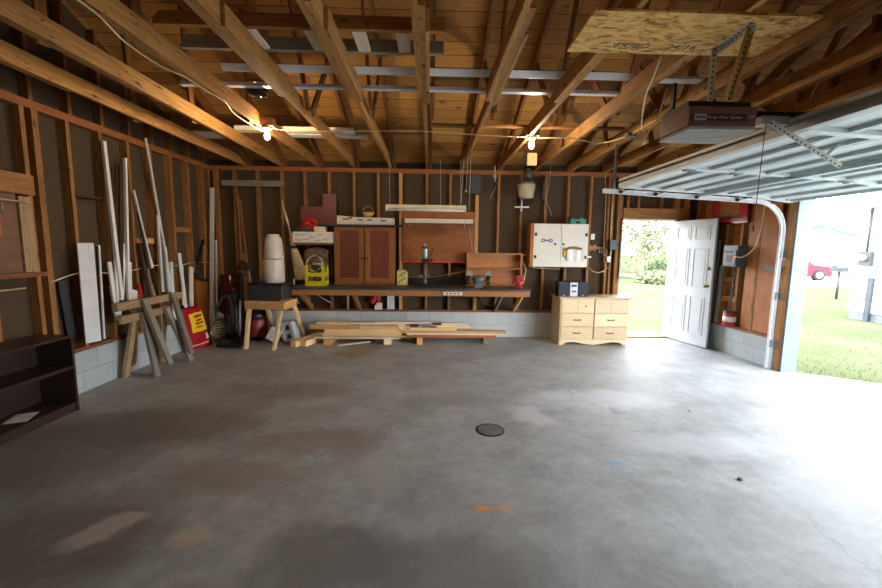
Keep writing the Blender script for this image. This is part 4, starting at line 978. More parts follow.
# desk-lamp like cone and rod left of toolbox
dl = thing('clamp_lamp', 'dark clamp lamp with shiny arm leaning behind the toolbox', 'lamp', (-2.8, 6.4, .77))
q0, q1 = at(251, 282, y=6.5), at(247, 262, y=6.55)
q2 = at(243, 265, y=6.55)
obj('arm', MB().tube([Vector((q0.x-.02, 6.45, .766)), q0, q1], .009), 'steel', dl); obj('shade', MB().lathe([(.11, -.07), (.075, .0), (.035, .06), (.02, .08)], q2, 18), 'darkbrown', dl)
# cinder block
CK = thing('concrete_block', 'grey two-hole concrete block standing tilted beside the sawbench', 'block', (-2.27, 6.62, 0))
rk = Matrix.Rotation(math.radians(-8), 3, 'Z') @ Matrix.Rotation(math.radians(-12), 3, 'Y')
ck = Vector((-2.30, 6.60, .19))
b = MB()
for (c0, sz) in (((-.08, 0, 0), (.045, .19, .32)), ((.08, 0, 0), (.045, .19, .32)), ((0, 0, -.135), (.115, .19, .05)), ((0, 0, 0), (.115, .19, .05)), ((0, 0, .135), (.115, .19, .05)), ((0, .08, .07), (.115, .02, .09)), ((0, .08, -.07), (.115, .02, .09))):
    b.box(ck+rk @ Vector(c0), sz, rk)
zmin = min(v.co.z for v in b.bm.verts)
for v in b.bm.verts: v.co.z -= zmin-.001
obj('block', b, 'cinder', CK)
# blue/white carton, black tins below stool
b = MB().box((-2.53, 6.52, .17), (.18, .12, .20), Matrix.Rotation(.5, 3, 'Y'))
zm = min(v.co.z for v in b.bm.verts)
for v in b.bm.verts: v.co.z -= zm-.001
lc = one('detergent_carton', b, 'paper', 'tilted white carton with blue side on the floor behind the sawbench legs', 'carton', bevel=.004)
one('wood_block', MB().bx(-2.55, -2.43, 6.66, 6.76, 0, .10), 'pine', 'short wood block on the floor under the sawbench', 'block')
# shop vac red
SV = thing('shop_vacuum', 'dull red drum shop vacuum with black top behind the sawbench', 'vacuum', (-2.92, 6.74, 0))
obj('drum', MB().lathe([(.15, .06), (.17, .08), (.19, .36), (.17, .38)], (-2.92, 6.74, 0), 24), 'dullred', SV)
obj('motor_head', MB().lathe([(.19, .38), (.20, .41), (.17, .50), (.10, .56), (.03, .57)], (-2.92, 6.74, 0), 24), 'black', SV)
for a in (45, 135, 225, 315):
    q = Vector((-2.92+.17*math.cos(math.radians(a)), 6.74+.17*math.sin(math.radians(a)), 0)); obj('caster', MB().lathe([(.03, 0), (.035, .03), (.03, .07)], q, 12), 'black', SV)
# upright vacuum
UVc = thing('upright_vacuum', 'black upright vacuum cleaner with looped hose in the back left corner', 'vacuum', (-3.08, 6.3, 0))
cx, cy = -3.10, 6.28
obj('cleaner_head', MB().prism([(cy-.17, .02), (cy+.14, .02), (cy+.14, .16), (cy-.02, .15), (cy-.17, .07)], 'x', cx-.17, cx+.17), 'black', UVc, bevel=.012)
obj('trim_plate', MB().box((cx-.03, cy-.12, .105), (.15, .05, .006), Matrix.Rotation(.45, 3, 'X')), 'greybox', UVc)
for s_ in (-1, 1): obj('wheel', MB().lathe([(.06, -.02), (.06, .02)], (cx+s_*.18, cy+.09, .062), 16, Matrix.Rotation(PI/2, 3, 'Y')), 'charcoal', UVc)
b = MB().tube([(cx, cy+.07, .13), (cx, cy+.09, .25), (cx, cy+.12, .55), (cx, cy+.13, .78), (cx, cy+.13, .86)], [.11, .12, .115, .10, .05], 14); obj('body', b, 'black', UVc)
obj('dust_canister', MB().tube([(cx-.02, cy-.02, .22), (cx-.02, cy+.02, .50)], [.08, .085], 14), 'iron', UVc)
obj('handle', MB().tube([(cx+.08, cy+.10, .3), (cx+.09, cy+.16, .95), (cx+.10, cy+.14, 1.02), (cx+.02, cy+.14, 1.0)], .014), 'charcoal', UVc)
obj('wand', MB().tube([(cx+.12, cy+.0, .16), (cx+.13, cy+.05, .72)], .015), 'silver', UVc)
hs = [(cx+.06, cy-.06, .35), (cx+.07, cy-.09, .6), (cx+.04, cy-.09, .76), (cx-.04, cy-.09, .80), (cx-.13, cy-.09, .68), (cx-.19, cy-.08, .52), (cx-.17, cy-.07, .44), (cx-.08, cy-.07, .43)]
sp_ = smooth_pts(hs, 8)
obj('hose', MB().tube(sp_, [.021+.003*(i % 2) for i in range(len(sp_))], 10), 'charcoal', UVc)
# glossy maroon tall cylinder behind
one('rolled_mat', MB().lathe([(.14, .0), (.14, 1.08), (.13, 1.09)], (-3.37, 6.83, 0), 24), 'maroonshiny', 'tall glossy maroon roll standing in the back left corner', 'roll')
one('dark_roll', MB().lathe([(.08, .0), (.08, 1.1), (.07, 1.11)], (-3.17, 6.90, 0), 20), 'charcoal', 'tall dark grey roll beside the glossy maroon roll', 'roll')
one('wooden_post', MB().bx(-3.03, -2.99, 6.60, 6.64, 0, 1.45), 'stud', 'slim brown wooden post standing behind the upright vacuum', 'post')

# ================================================================== LUMBER
Lg = 'boards of the left lumber pile'; Rg = 'boards of the right lumber pile'
def board(x0, x1, y, z, w, h, mat, label, group, dy=0, dz=0):
    b = MB().beam((x0, y, z+h/2), (x1, y+dy, z+h/2+dz), w, h)
    return one('lumber_board', b, mat, label, 'board', group)
def pblock(x0, x1, y0, y1, h, mat, label): return one('wood_block', MB().bx(x0, x1, y0, y1, 0, h), mat, label, 'block', 'blocks under the lumber piles')
pblock(-1.70, -1.58, 6.38, 6.95, .088, 'pine2', 'golden block under the left end of the left lumber pile')
pblock(-.86, -.74, 6.42, 6.95, .088, 'darkbrown', 'dark block under the left lumber pile')
pblock(-.735, -.62, 6.42, 6.95, .088, 'pale', 'pale block beside the dark one under the left lumber pile')
pblock(-.20, -.11, 6.42, 6.95, .11, 'pine2', 'golden block under the left end of the right lumber pile')
pblock(.90, 1.0, 6.50, 6.95, .11, 'oldwood', 'grey block under the right end of the right lumber pile')
board(-1.87, -.47, 6.47, .089, .09, .022, 'pale', 'white-painted thin board at the bottom front of the left lumber pile', Lg)
board(-1.75, -.22, 6.62, .089, .14, .038, 'pine', 'light pine board lowest in the left lumber pile', Lg)
board(-1.60, -.15, 6.80, .089, .14, .04, 'pine', 'bottom pine board at the wall side of the left lumber pile', Lg)
board(-1.78, -.45, 6.58, .128, .09, .035, 'pine', 'pine board second up at the front of the left lumber pile', Lg)
board(-1.62, -.08, 6.68, .164, .09, .038, 'pale', 'pale board reaching right in the middle of the left lumber pile', Lg)
board(-1.72, -.30, 6.56, .164, .09, .07, 'pine', 'thick pale pine board in the middle of the left lumber pile', Lg)
board(-1.95, -1.15, 6.53, .235, .09, .075, 'pine2', 'short golden board with cut end high in the left lumber pile', Lg)
board(-1.15+.01, -.52, 6.53, .235, .09, .06, 'pine', 'pale board beside the golden one high in the left lumber pile', Lg)
board(-.50, -.12, 6.60, .235, .09, .035, 'pale', 'white board end at the right top of the left lumber pile', Lg)
board(-1.80, -.40, 6.64, .235, .08, .07, 'pine', 'pine board at the back top of the left lumber pile', Lg)
board(-1.85, -.9, 6.57, .312, .10, .022, 'pale', 'thin pale board on top of the left lumber pile', Lg)
board(-1.2, .22, 6.66, .306, .09, .022, 'pale', 'long thin pale board on top bridging towards the right lumber pile', Lg, .05, .0)
board(-1.75, -1.35, 6.66, .336, .03, .012, 'pine2', 'thin stick lying on top of the left lumber pile', Lg, .1, -.004)
board(-1.45, -.95, 6.30, .001, .04, .02, 'pale', 'pale stick slanting from the floor against the left lumber pile', Lg, .05, .055)
board(-.50, -.02, 6.75, .130, .12, .035, 'redwood', 'reddish board end poking out between the two lumber piles', Lg)
board(-.27, 1.11, 6.50, .111, .09, .04, 'brownply', 'brown board lowest at the front of the right lumber pile', Rg)
board(-.20, 1.0, 6.68, .111, .14, .038, 'pine', 'wide pine board lowest at the wall side of the right lumber pile', Rg)
board(-.37, 1.12, 6.51, .152, .09, .03, 'pale', 'pale board second up in the right lumber pile', Rg)
board(-.42, 1.27, 6.52, .183, .09, .038, 'pine2', 'longest golden board across the right lumber pile', Rg)
board(-.36, 1.10, 6.68, .152, .14, .038, 'pine', 'pine board behind the longest one in the right lumber pile', Rg)
board(-.32, .45, 6.56, .222, .14, .04, 'pine', 'short pine board on the left top of the right lumber pile', Rg)
board(-.32, -.18, 6.60, .263, .09, .03, 'darkbrown', 'dark short offcut on the left top of the right lumber pile', Rg)
board(.12, .70, 6.58, .263, .09, .034, 'pine', 'short fresh block-like board high in the right lumber pile', Rg)
board(.20, .66, 6.60, .298, .09, .034, 'pale', 'topmost short pale board of the right lumber pile', Rg)
board(.05, .25, 6.66, .298, .06, .02, 'darkbrown', 'dark sliver beside the topmost short board of the right pile', Rg)
for i, (xa, xb, l) in enumerate(((-2.16, -1.98, 'thick light timber lying front to back beside the concrete block'), (-2.02, -1.86, 'second thick light timber lying front to back, nearer the lumber pile'))):
    one('timber', MB().beam((xa+.03, 6.22+.05*i, .0455), (xb+.10, 6.93, .0455), .10, .089), 'pine', l, 'timber', 'timbers lying front to back')

# ================================================================== LEFT WALL THINGS
BC = thing('bookcase', 'dark brown open bookcase with two shelves against the left wall', 'bookcase', (-3.5, 3.42, 0))
x0, x1, y0, y1, H = -3.68, -3.345, 3.03, 3.79, .735
obj('side_panel', MB().bx(x0, x1, y0, y0+.025, 0, H-.025), 'espresso', BC); obj('side_panel', MB().bx(x0, x1, y1-.025, y1, 0, H-.025), 'espresso', BC)
obj('top', MB().bx(x0-.005, x1+.005, y0-.005, y1+.005, H-.025, H), 'espresso', BC, bevel=.003)
for z in (.06, .415): obj('shelf', MB().bx(x0+.01, x1-.004, y0+.025, y1-.025, z, z+.03), 'espresso', BC)
obj('back_panel', MB().bx(x0, x0+.01, y0+.025, y1-.025, 0, H-.025), 'espresso', BC); obj('kick_board', MB().bx(x1-.03, x1-.015, y0+.025, y1-.025, 0, .06), 'espresso', BC)
one('sheet_of_paper', MB().box((-3.5, 3.4, .0915), (.16, .22, .001), Matrix.Rotation(.4, 3, 'Z')), 'bagpaper', 'pale crumpled sheet lying on the bottom shelf of the dark bookcase', 'paper')
# boarded window area
BW = thing('boarded_panel', 'light plywood panel framed by brown planks on the left wall above the bookcase', 'panel', (-3.68, 3.4, 1.3))
obj('plywood_sheet', MB().bx(-3.695, -3.68, 2.6, 3.74, 1.32, 2.07), 'dullply', BW)
obj('top_plank', MB().bx(-3.695, -3.655, 2.6, 3.90, 2.02, 2.2), 'stud', BW)
obj('side_plank', MB().bx(-3.69, -3.66, 3.745, 3.86, 1.32, 2.0), 'tanwood', BW)
obj('patch_board', MB().bx(-3.68, -3.665, 2.8, 3.58, 1.64, 1.80), 'brownply', BW)
obj('ledge', MB().bx(-3.695, -3.64, 2.6, 3.93, 1.275, 1.315), 'plate', BW)
obj('hook', MB().tube([(-3.66, 3.57, 1.92), (-3.63, 3.57, 1.92), (-3.63, 3.57, 1.84)], .006), 'steel', BW)
one('cable', MB().tube([(-3.645, 2.6, 1.965), (-3.645, 3.2, 1.958), (-3.645, 3.85, 1.95)], .006, 6), 'wire', 'pale wire stretched across the brown plank of the boarded panel', 'cable')
one('cable', MB().tube([(-3.69, 2.6, 1.17), (-3.69, 3.75, 1.175)], .008, 6), 'cable', 'cream cable crossing the bay under the boarded panel', 'cable')
one('cable', MB().tube(smooth_pts([(-3.685, 3.98, 1.2), (-3.685, 4.36, 1.28), (-3.67, 4.8, 1.24), (-3.685, 5.2, 1.27), (-3.685, 5.6, 1.30), (-3.685, 6.0, 1.27), (-3.685, 6.41, 1.31), (-3.685, 6.9, 1.28)], 4), .007, 6), 'cable', 'long cream cable strung across the studs of the left wall', 'cable')
# leaning trim: (top px, bottom px, width, thick, mat, label)
TG = 'trim pieces leaning on the left wall'
def lean(name, top, bot, w, th, mat, label, cat='strip', xt=-3.66, xb=-3.60, zb=None, group=TG):
    p1 = at(*top, x=xt); p0 = at(*bot, x=xb)
    if zb is not None: p0 = p1+(p0-p1)*((p1.z-zb)/(p1.z-p0.z))
    b = MB().beam(p0, p1, th, w, (0, 1, 0)) if 0 else MB()
    d = (p1-p0).normalized(); sd = Vector((0, 1, 0)); sd = (sd-d*sd.dot(d)).normalized(); nn = d.cross(sd)
    b.box((p0+p1)/2, ((p1-p0).length, w, th), Matrix((d, sd, nn)).transposed())
    return one(name, b, mat, label, cat, group, origin=p0)
for i, (xa, xb) in enumerate(((79.5, 88.5), (85, 93.5), (90.5, 98.5))):
    lean('siding_panel', (xa, 243), (xb, 343-i), .066, .012, 'vinyl', ['leftmost of the three wide white siding panels beside the bookcase end', 'middle one of the three wide white siding panels', 'rightmost of the three wide white siding panels'][i], 'siding', group='wide white siding panels on the left wall')
lean('trim_strip', (98.5, 245), (104, 339), .022, .02, 'white', 'narrow white strip right of the wide siding panels')
lean('dark_strip', (96.6, 246), (101.8, 340), .012, .02, 'darkbrown', 'thin dark strip between the wide siding panels and a narrow white one')
lean('siding_panel', (62, 281), (72, 335), .10, .01, 'greybox', 'grey-green panel in the shaded bay left of the white siding', 'siding', xt=-3.76, xb=-3.74)
lean('trim_strip', (103.3, 141), (121.5, 298), .045, .03, 'white', 'tall white trim board reaching nearly to the top plate')
lean('trim_strip', (109, 262), (116, 312), .05, .02, 'white', 'short white strip low in the bay behind the tall trim board')
lean('trim_strip', (112.5, 286), (119, 320), .09, .02, 'vinyl', 'short wide white piece beside the sawhorse end')
lean('trim_strip', (125, 158), (128.5, 300), .03, .03, 'white', 'tall straight white strip next to a stud in the middle of the wall')
lean('dark_strip', (120.5, 165), (121, 290), .05, .02, 'darkbrown', 'tall dark strip left of the tall straight white strip')
lean('trim_strip', (124.5, 244), (121.5, 300), .055, .012, 'white', 'white strip tilted opposite to the others, crossing the tall trim board')
lean('trim_strip', (133.5, 190), (152, 268), .02, .02, 'white', 'thin white rod slanting across the dark bundle')
lean('siding_panel', (133.5, 290), (134, 312), .10, .02, 'white', 'small white block piece just above the sawhorse', 'siding')
for i, (a, c2) in enumerate(((139, 150), (142, 153), (145, 156))):
    lean('dark_board', (a, 243), (c2, 296), .04, .02, ['darkbrown', 'oldwood', 'espresso'][i], ['dark brown board, left of the slanting dark bundle', 'greyish board in the middle of the slanting dark bundle', 'blackish board on the right of the slanting dark bundle'][i], 'board', group='slanting dark boards on the left wall')
lean('trim_strip', (149, 264), (155.5, 296), .05, .02, 'white', 'white board end beside the slanting dark boards')
lean('trim_strip', (145.5, 243), (152, 266), .035, .02, 'white', 'short white strip above the slanting dark boards', xt=-3.72, xb=-3.69)
lean('long_rod', (145.5, 138), (172, 290), .02, .02, 'white', 'longest white rod slanting from above the top plate', 'rod', xt=-3.66, xb=-3.62)
lean('dark_strip', (156.5, 190), (164, 245), .04, .015, 'charcoal', 'black slanting strip beside the longest white rod', xt=-3.73, xb=-3.70)
lean('trim_strip', (157.5, 215), (163, 292), .03, .02, 'vinyl', 'pale slanting strip left of the black strip')
lean('trim_strip', (161, 240), (166, 292), .03, .02, 'gsteel', 'grey-blue metal strip among white ones in the bay behind the sawhorses')
lean('trim_strip', (165, 247), (169.5, 292), .04, .02, 'white', 'white strip just left of the longest rod foot')
lean('trim_strip', (179, 253), (186.5, 312), .055, .02, 'white', 'pointed white strip leaning above the red bag')
lean('trim_strip', (191, 267), (191.5, 312), .085, .02, 'pale', 'white board with square top behind the red bag')
lean('metal_pipe', (212, 188), (212, 318), .05, .05, 'vinyl', 'tall pale grey gutter pipe in the back left corner', 'pipe', xt=-3.63, xb=-3.60, zb=.02)
lean('trim_strip', (216, 240), (217, 305), .03, .02, 'white', 'short white strip right of the tall pale grey pipe', xt=-3.60, xb=-3.55)
lean('tray_board', (201, 279), (203.5, 325), .33, .02, 'brownply', 'orange-brown board with dark top leaning left of the corner pipe', 'board', xt=-3.68, xb=-3.66, zb=.01)
lean('hand_saw_handle', (203, 240), (197, 263), .035, .03, 'black', 'curved black handle hanging above the orange-brown board', 'handle')
lean('axe_handle', (204.5, 246), (205, 279), .02, .02, 'pine2', 'thin wooden handle above the orange-brown board', 'handle')
lean('dark_strip', (200, 274), (203, 280), .25, .03, 'charcoal', 'dark metal edge on top of the orange-brown board')
lean('red_strip', (138.5, 284), (142, 297), .04, .02, 'red', 'small dark red strip beside the slanting dark bundle')
lean('trim_strip', (129.5, 262), (130.5, 300), .04, .02, 'vinyl', 'short white strip between the tall straight strip and the stud')
lean('trim_strip', (113.5, 236), (117.5, 300), .03, .015, 'vinyl', 'thin white strip under the tall trim board')
lean('siding_panel', (171, 262), (174, 312), .05, .02, 'vinyl', 'narrow white siding piece right of the longest rod foot', 'siding', zb=.50)
lean('trim_strip', (182, 266), (183.5, 305), .03, .02, 'white', 'thin white strip between the pointed strip and the square-topped board')
lean('trim_strip', (137, 205), (149, 268), .035, .015, 'darkbrown', 'dark slanting strip under the thin white rod')
# sawhorses
def sawhorse(label, y0, y1, x, z, wb, legs, beam_m, leg_m):
    s_ = thing('sawhorse', label, 'sawhorse', (x, (y0+y1)/2, min(l[1][2] for l in legs)), 'two nested sawhorses')
    obj('beam', MB().beam((x, y0, z-.045), (x, y1, z-.045), wb, .09), beam_m, s_, bevel=.003)
    for (p1, p0, m_) in legs: obj('leg', MB().beam(p0, p1, .038, .085, (0, 1, 0)), m_, s_)
    return s_
xb = -3.46
sawhorse('lower weathered sawhorse standing on the floor by the left wall', 4.52, 5.36, xb, .775, .038, [
    ((xb-.03, 4.80, .76), (-3.62, 4.74, 0), 'tanwood'), ((xb+.04, 4.84, .76), (-3.27, 4.78, 0), 'pale' if 0 else 'greywood'),
    ((xb-.03, 5.28, .76), (-3.60, 5.40, 0), 'tanwood'), ((xb+.04, 5.26, .76), (-3.25, 5.44, 0), 'greywood')], 'tanwood', 0)
s2_ = sawhorse('upper sawhorse with speckled tan beam nested on top of the lower one', 4.46, 5.62, xb, .93, .06, [
    ((xb-.05, 4.86, .90), (-3.66, 4.92, .10), 'oldwood'), ((xb+.055, 4.84, .93), (-3.16, 4.86, .13), 'greywood'),
    ((xb-.05, 5.40, .90), (-3.66, 5.46, .10), 'tanwood'), ((xb+.055, 5.38, .93), (-3.16, 5.30, .15), 'greywood')], 'tanwood', 0)
# red bag
RB = thing('charcoal_bag', 'red bag with yellow label leaning on the wall behind the sawhorses', 'bag', (-3.4, 5.98, 0))
c0, c1 = Vector((-3.36, 5.80, .012)), Vector((-3.42, 6.42, .012)); t0_, t1_ = Vector((-3.52, 5.50, .70)), Vector((-3.58, 5.86, .735))
t0_, t1_ = at(181, 309, x=-3.5), at(199, 304.5, x=-3.55); c0, c1 = at(188, 352, z=.01), at(212, 342, z=.01)
c1 = at(212, 344, z=.01)
nb = (c1-c0).cross(t0_-c0).normalized()
if nb.x < 0: nb = -nb
def bagpt(u_, v_, s_):
    p = c0.lerp(c1, u_).lerp(t0_.lerp(t1_, u_), v_); th = .055*(max(0, math.sin(PI*min(max(u_, 0), 1)))**.5)*(max(0, math.sin(PI*min(.03+v_*.97, 1)))**.5)
    w = mnoise.noise(Vector((u_*4, v_*5, s_)))*.012
    return p+nb*(s_*(th+w*(0 < u_ < 1)*(0 < v_ < 1)))+Vector((0, 0, 0))
b = MB(); b.grid(lambda u_, v_: bagpt(u_, v_, 1), 14, 14); b.grid(lambda u_, v_: bagpt(u_, v_, -1), 14, 14); bmesh.ops.remove_doubles(b.bm, verts=b.bm.verts, dist=.001)
obj('sack', b, 'redbag', RB)
def patch(u0, u1, v0, v1, off, skew=0): return MB().grid(lambda a, c: bagpt(u0+(u1-u0)*a+skew*c, v0+(v1-v0)*c, 1)+nb*off, 8, 8)
obj('label', patch(.22, .95, .42, .86, .004), 'yellowl', RB)
for v, h, ua, ub in ((.78, .05, .40, .84), (.69, .045, .45, .75), (.62, .04, .40, .82), (.53, .03, .42, .72)): obj('label_print', patch(ua, ub, v-h/2, v+h/2, .007), 'redbag', RB)
obj('price_mark', patch(.75, .9, .2, .34, .004), 'paper', RB); obj('price_mark', patch(.1, .85, .1, .13, .004), 'cream', RB)
# white sack right of it
PS = thing('paper_sack', 'grey-white printed paper sack on the floor right of the red bag', 'bag', (-3.46, 6.46, 0))
rz_ = Matrix.Rotation(math.radians(30), 4, 'Z'); pc_ = Vector((-3.42, 6.52, 0))
def psm(b):
    for v in b.bm.verts: v.co = pc_+(rz_ @ v.co)
    return b
obj('sack', psm(MB().prism([(-.11, .002), (.13, .002), (.12, .36), (.07, .47), (-.03, .50), (-.08, .45), (-.14, .22)], 'y', -.06, .06)), 'paper', PS, bevel=.02)
for k in range(6): obj('print_line', psm(MB().bx(-.05, .06-.02*(k % 2), -.0625, -.0605, .14+k*.045, .155+k*.045)), 'print', PS)

# ================================================================== RIGHT WALL THINGS
EB = thing('breaker_box', 'grey electrical disconnect box with white terminals on the right wall', 'electrical box', (4.58, 5.95, 1.34))
obj('box', MB().bx(4.50, 4.648, 5.78, 6.07, 1.35, 1.67), 'greybox', EB, bevel=.008)
obj('door_plate', MB().bx(4.49, 4.50, 5.80, 6.05, 1.37, 1.60), 'greybox', EB, bevel=.004)
obj('window', MB().bx(4.487, 4.49, 5.88, 5.98, 1.42, 1.52), 'iron', EB)
obj('label_strip', MB().bx(4.486, 4.49, 5.86, 6.02, 1.555, 1.585), 'navy', EB)
obj('red_tag', MB().bx(4.486, 4.49, 5.80, 5.86, 1.47, 1.51), 'orangered', EB)
obj('conduit', MB().tube(smooth_pts([(4.6, 5.93, 1.35), (4.6, 5.93, 1.0), (4.60, 5.96, .85), (4.62, 6.0, .70)], 5), .014), 'greybox', EB)
one('extension_cord', MB().tube(smooth_pts([(4.60, 5.50, 2.40), (4.60, 5.52, 1.95), (4.59, 5.56, 1.72), (4.57, 5.60, 1.60), (4.52, 5.70, 1.50), (4.49, 5.80, 1.50)], 6), .008, 6), 'cable', 'cream cord hanging from above down to the grey disconnect box', 'cord')
SG = thing('wall_sign', 'red framed sign with faded brown picture high on the right wall', 'sign', (4.6, 6.1, 1.97))
obj('board', MB().bx(4.60, 4.648, 5.78, 6.54, 2.0, 2.38), 'red' if 0 else 'maroonshiny', SG)
obj('red_face', MB().bx(4.595, 4.60, 5.80, 6.52, 2.02, 2.36), 'redbag', SG)
obj('faded_picture', MB().bx(4.592, 4.595, 5.95, 6.35, 2.12, 2.35), 'brownply', SG)
obj('dark_band', MB().bx(4.592, 4.595, 5.90, 6.40, 2.07, 2.11), 'darkbrown', SG)
CN = thing('paint_can', 'small red and white can on the sill of the right wall below the disconnect box', 'can', (4.6, 5.9, .44))
p = (4.60, 5.95, .441)
obj('body', MB().lathe([(.085, 0), (.085, .20)], p, 20), 'red', CN); obj('label', MB().lathe([(.087, .07), (.087, .15)], p, 20), 'paper', CN); obj('lid', MB().lathe([(.085, .20), (.088, .22), (.06, .23)], p, 20), 'greybox', CN)
one('leaning_board', MB().beam((4.56, 6.62, .46) if 0 else (4.63, 6.45, .441), (4.63, 6.40, 1.75), .03, .13, (0, 1, 0)), 'oldwood', 'tall grey board leaning behind the open white door', 'board')
one('leaning_board', MB().beam((4.63, 6.28, .441), (4.63, 6.24, 1.35), .03, .06, (0, 1, 0)), 'greywood', 'narrow grey board leaning just right of the open white door', 'board')

# ================================================================== CEILING LAMPS AND CABLES
def bulb(name, p, mat, label, r=.03):
    L = thing(name, label, 'light bulb', p)
    obj('lampholder', MB().lathe([(.055, .0), (.06, -.012), (.045, -.03), (.022, -.045)], p, 20), 'white', L)
    obj('bulb', MB().lathe([(.013, -.045), (.016, -.06), (.028, -.085), (r, -.105), (.026, -.125), (.014, -.137), (.003, -.14)], p, 18), mat, L)
    return L
bulb('bare_bulb', (-1.83, 4.72, ZJ-.0), 'bulbw', 'lit bare bulb under the ceiling on the left')
bulb('bare_bulb', (1.19, 4.90, ZJ-.0), 'bulbc', 'lit bare bulb under the ceiling on the right')
struct('lamp_block', MB().bx(1.12, 1.27, 4.84, 4.96, ZJ, ZJ+.09), 'joist', CE)
struct('lamp_block', MB().bx(-1.877, -1.75, 4.66, 4.78, ZJ, ZJ+.09), 'joist', CE)
struct('lamp_board', MB().bx(.0, 2.35, 5.0, 5.09, ZJ+.14, ZJ+.16), 'rafter', CE)
one('hanging_block', MB().bx(1.345, 1.475, 5.72, 5.76, 2.735, ZJ), 'pine', 'short pale wood block hanging down behind the right bulb', 'block')
jr = thing('glass_jar', 'dark glass jar fixed under the roof boards above the left bulb', 'jar', (-1.72, 4.1, 2.95))
obj('jar', MB().lathe([(.03, 3.0), (.085, 3.01), (.095, 3.05), (.09, 3.10)], (-1.66, 4.08, -.0), 20), 'jar', jr); obj('lid', MB().lathe([(.09, 3.10), (.09, 3.13)], (-1.66, 4.08, 0), 20), 'steel', jr)
one('ceiling_cable', MB().tube(smooth_pts([at(60, -15, z=2.885), at(78, 0, z=2.885), at(100, 17, z=2.88), at(125, 42, z=2.885), at(160, 66, z=2.88), at(185, 77, z=2.885), at(205, 90, z=2.885), at(225, 102, z=2.89), at(236, 115, z=2.885), at(262, 131, z=2.89), (-1.83, 4.68, 2.885)], 5), .006, 6), 'cable', 'cream cable running along a joist to the left bulb', 'cable')
one('ceiling_cable', MB().tube(smooth_pts([(-1.78, 4.74, 2.888), at(300, 131, z=2.885), at(380, 131, z=2.885), at(430, 131.5, z=2.885), at(480, 135, z=2.885), (1.12, 4.88, 2.888)], 5), .005, 6), 'cable', 'thin cream cable strung between the two bulbs', 'cable')
one('ceiling_cable', MB().tube(smooth_pts([(1.26, 4.90, 2.888), at(570, 138, z=2.888), at(600, 143, z=2.885), at(628, 136, z=2.88), at(640, 129, z=2.885), at(660, 118, z=2.888)], 5), .008, 6), 'cable', 'cream cable running right from the right bulb towards the door opener', 'cable')
one('ceiling_cable', MB().tube(smooth_pts([at(661, 56, z=2.88), at(653, 78, z=2.80), at(646, 95, z=2.76), at(642, 118, z=2.7), at(643, 130, z=2.72), at(652, 128, z=2.8), at(662, 118, z=2.885)], 5), .006, 6), 'cable', 'loose cream cable drooping below the strand board sheet', 'cable')
one('opener_cord', MB().tube(smooth_pts([(1.52, 2.9, 2.36), (1.55, 3.0, 2.36), (1.62, 3.1, 2.45), (1.75, 3.2, 2.60), (1.85, 3.3, 2.80), (1.9, 3.35, 2.885)], 5), .006, 6), 'cable', 'cord looping from the back of the opener up to the joists', 'cord')
p = at(631, 134, z=2.89); one('junction_box', MB().bx(p.x-.05, p.x+.05, p.y-.04, p.y+.04, 2.86, 2.899), 'greyhammer', 'small grey-green junction box under the joists where the ceiling cables meet', 'electrical box')
for i, (px_, y_, l_) in enumerate(((508, 3.5, .20), (590, 3.5, .2))):
    p = at(px_, 62 if i == 0 else 80, z=2.9); one('string', MB().tube([(p.x, p.y, 2.9), (p.x, p.y, 2.72-.02*i)], .002, 4), 'cable', ['thin string hanging from a joist in the middle of the ceiling', 'thin string hanging from a joist left of the strand board'][i], 'string', 'strings hanging from the joists')

# ================================================================== FLOOR
DN = thing('floor_drain', 'round dark iron drain cover set in the concrete floor', 'drain', (.543, 3.354, 0))
obj('rim', MB().lathe([(.128, 0), (.128, .003), (.112, .004), (.110, .001)], (.543, 3.354, .0), 36), 'iron', DN)
b = MB()
for k in range(-5, 6):
    w = math.sqrt(max(0, .108**2-(k*.019)**2)); b.box((.543+k*.019*.7, 3.354+k*.019*.7, .004), (2*w, .010, .004), Matrix.Rotation(-PI/4, 3, 'Z'))
obj('grate', b, 'castgrey', DN)
for (px_, py_, l_) in ((690, 411, 'small pale stone chip on the floor in front of the doorway'), (740, 480, 'tiny dark pebble on the right of the concrete floor')):
    p = at(px_, py_, z=0); one('stone_chip', MB().lathe([(.012, 0), (.02, .005), (.012, .015)], p, 6, smooth=False), 'cream' if px_ == 690 else 'greybox', l_, 'stone')

# ================================================================== OUTSIDE
GZ = -.15
struct('ground', MB().bx(-60, 90, -40, 110, GZ-.3, GZ), 'grass')
b = MB().prism([(4.87, 5.08), (5.55, 4.62), (12, .3), (12, -8), (4.87, -8)], 'z', -.22, -.012); struct('driveway', b, 'concr')
struct('door_stoop', MB().bx(3.2, 4.5, 7.2, 7.75, -.2, -.03), 'concr')
b = MB()
for i in range(5200):
    t = random.random(); q = Vector((4.95, 5.1)).lerp(Vector((12, .45)), t**1.3) + Vector((random.random(), random.random()))*random.random()**1.5*4.5
    if (q.y < 5.12 and q.x < 4.95) or q.x > 10.9: continue
    hgt = random.uniform(.015, .05); a = random.random()*PI; dx, dy = math.cos(a)*.006, math.sin(a)*.006; lx, ly = random.uniform(-.04, .04), random.uniform(-.04, .04)
    vs = [b.bm.verts.new((q.x-dx, q.y-dy, GZ-.01)), b.bm.verts.new((q.x+dx, q.y+dy, GZ-.01)), b.bm.verts.new((q.x+lx, q.y+ly, GZ+hgt))]; b.bm.faces.new(vs)
g_ = obj('grass_tufts', b, 'tuft', None); tag(g_, 'short grass growing along the edge of the driveway outside', 'grass', kind='stuff')
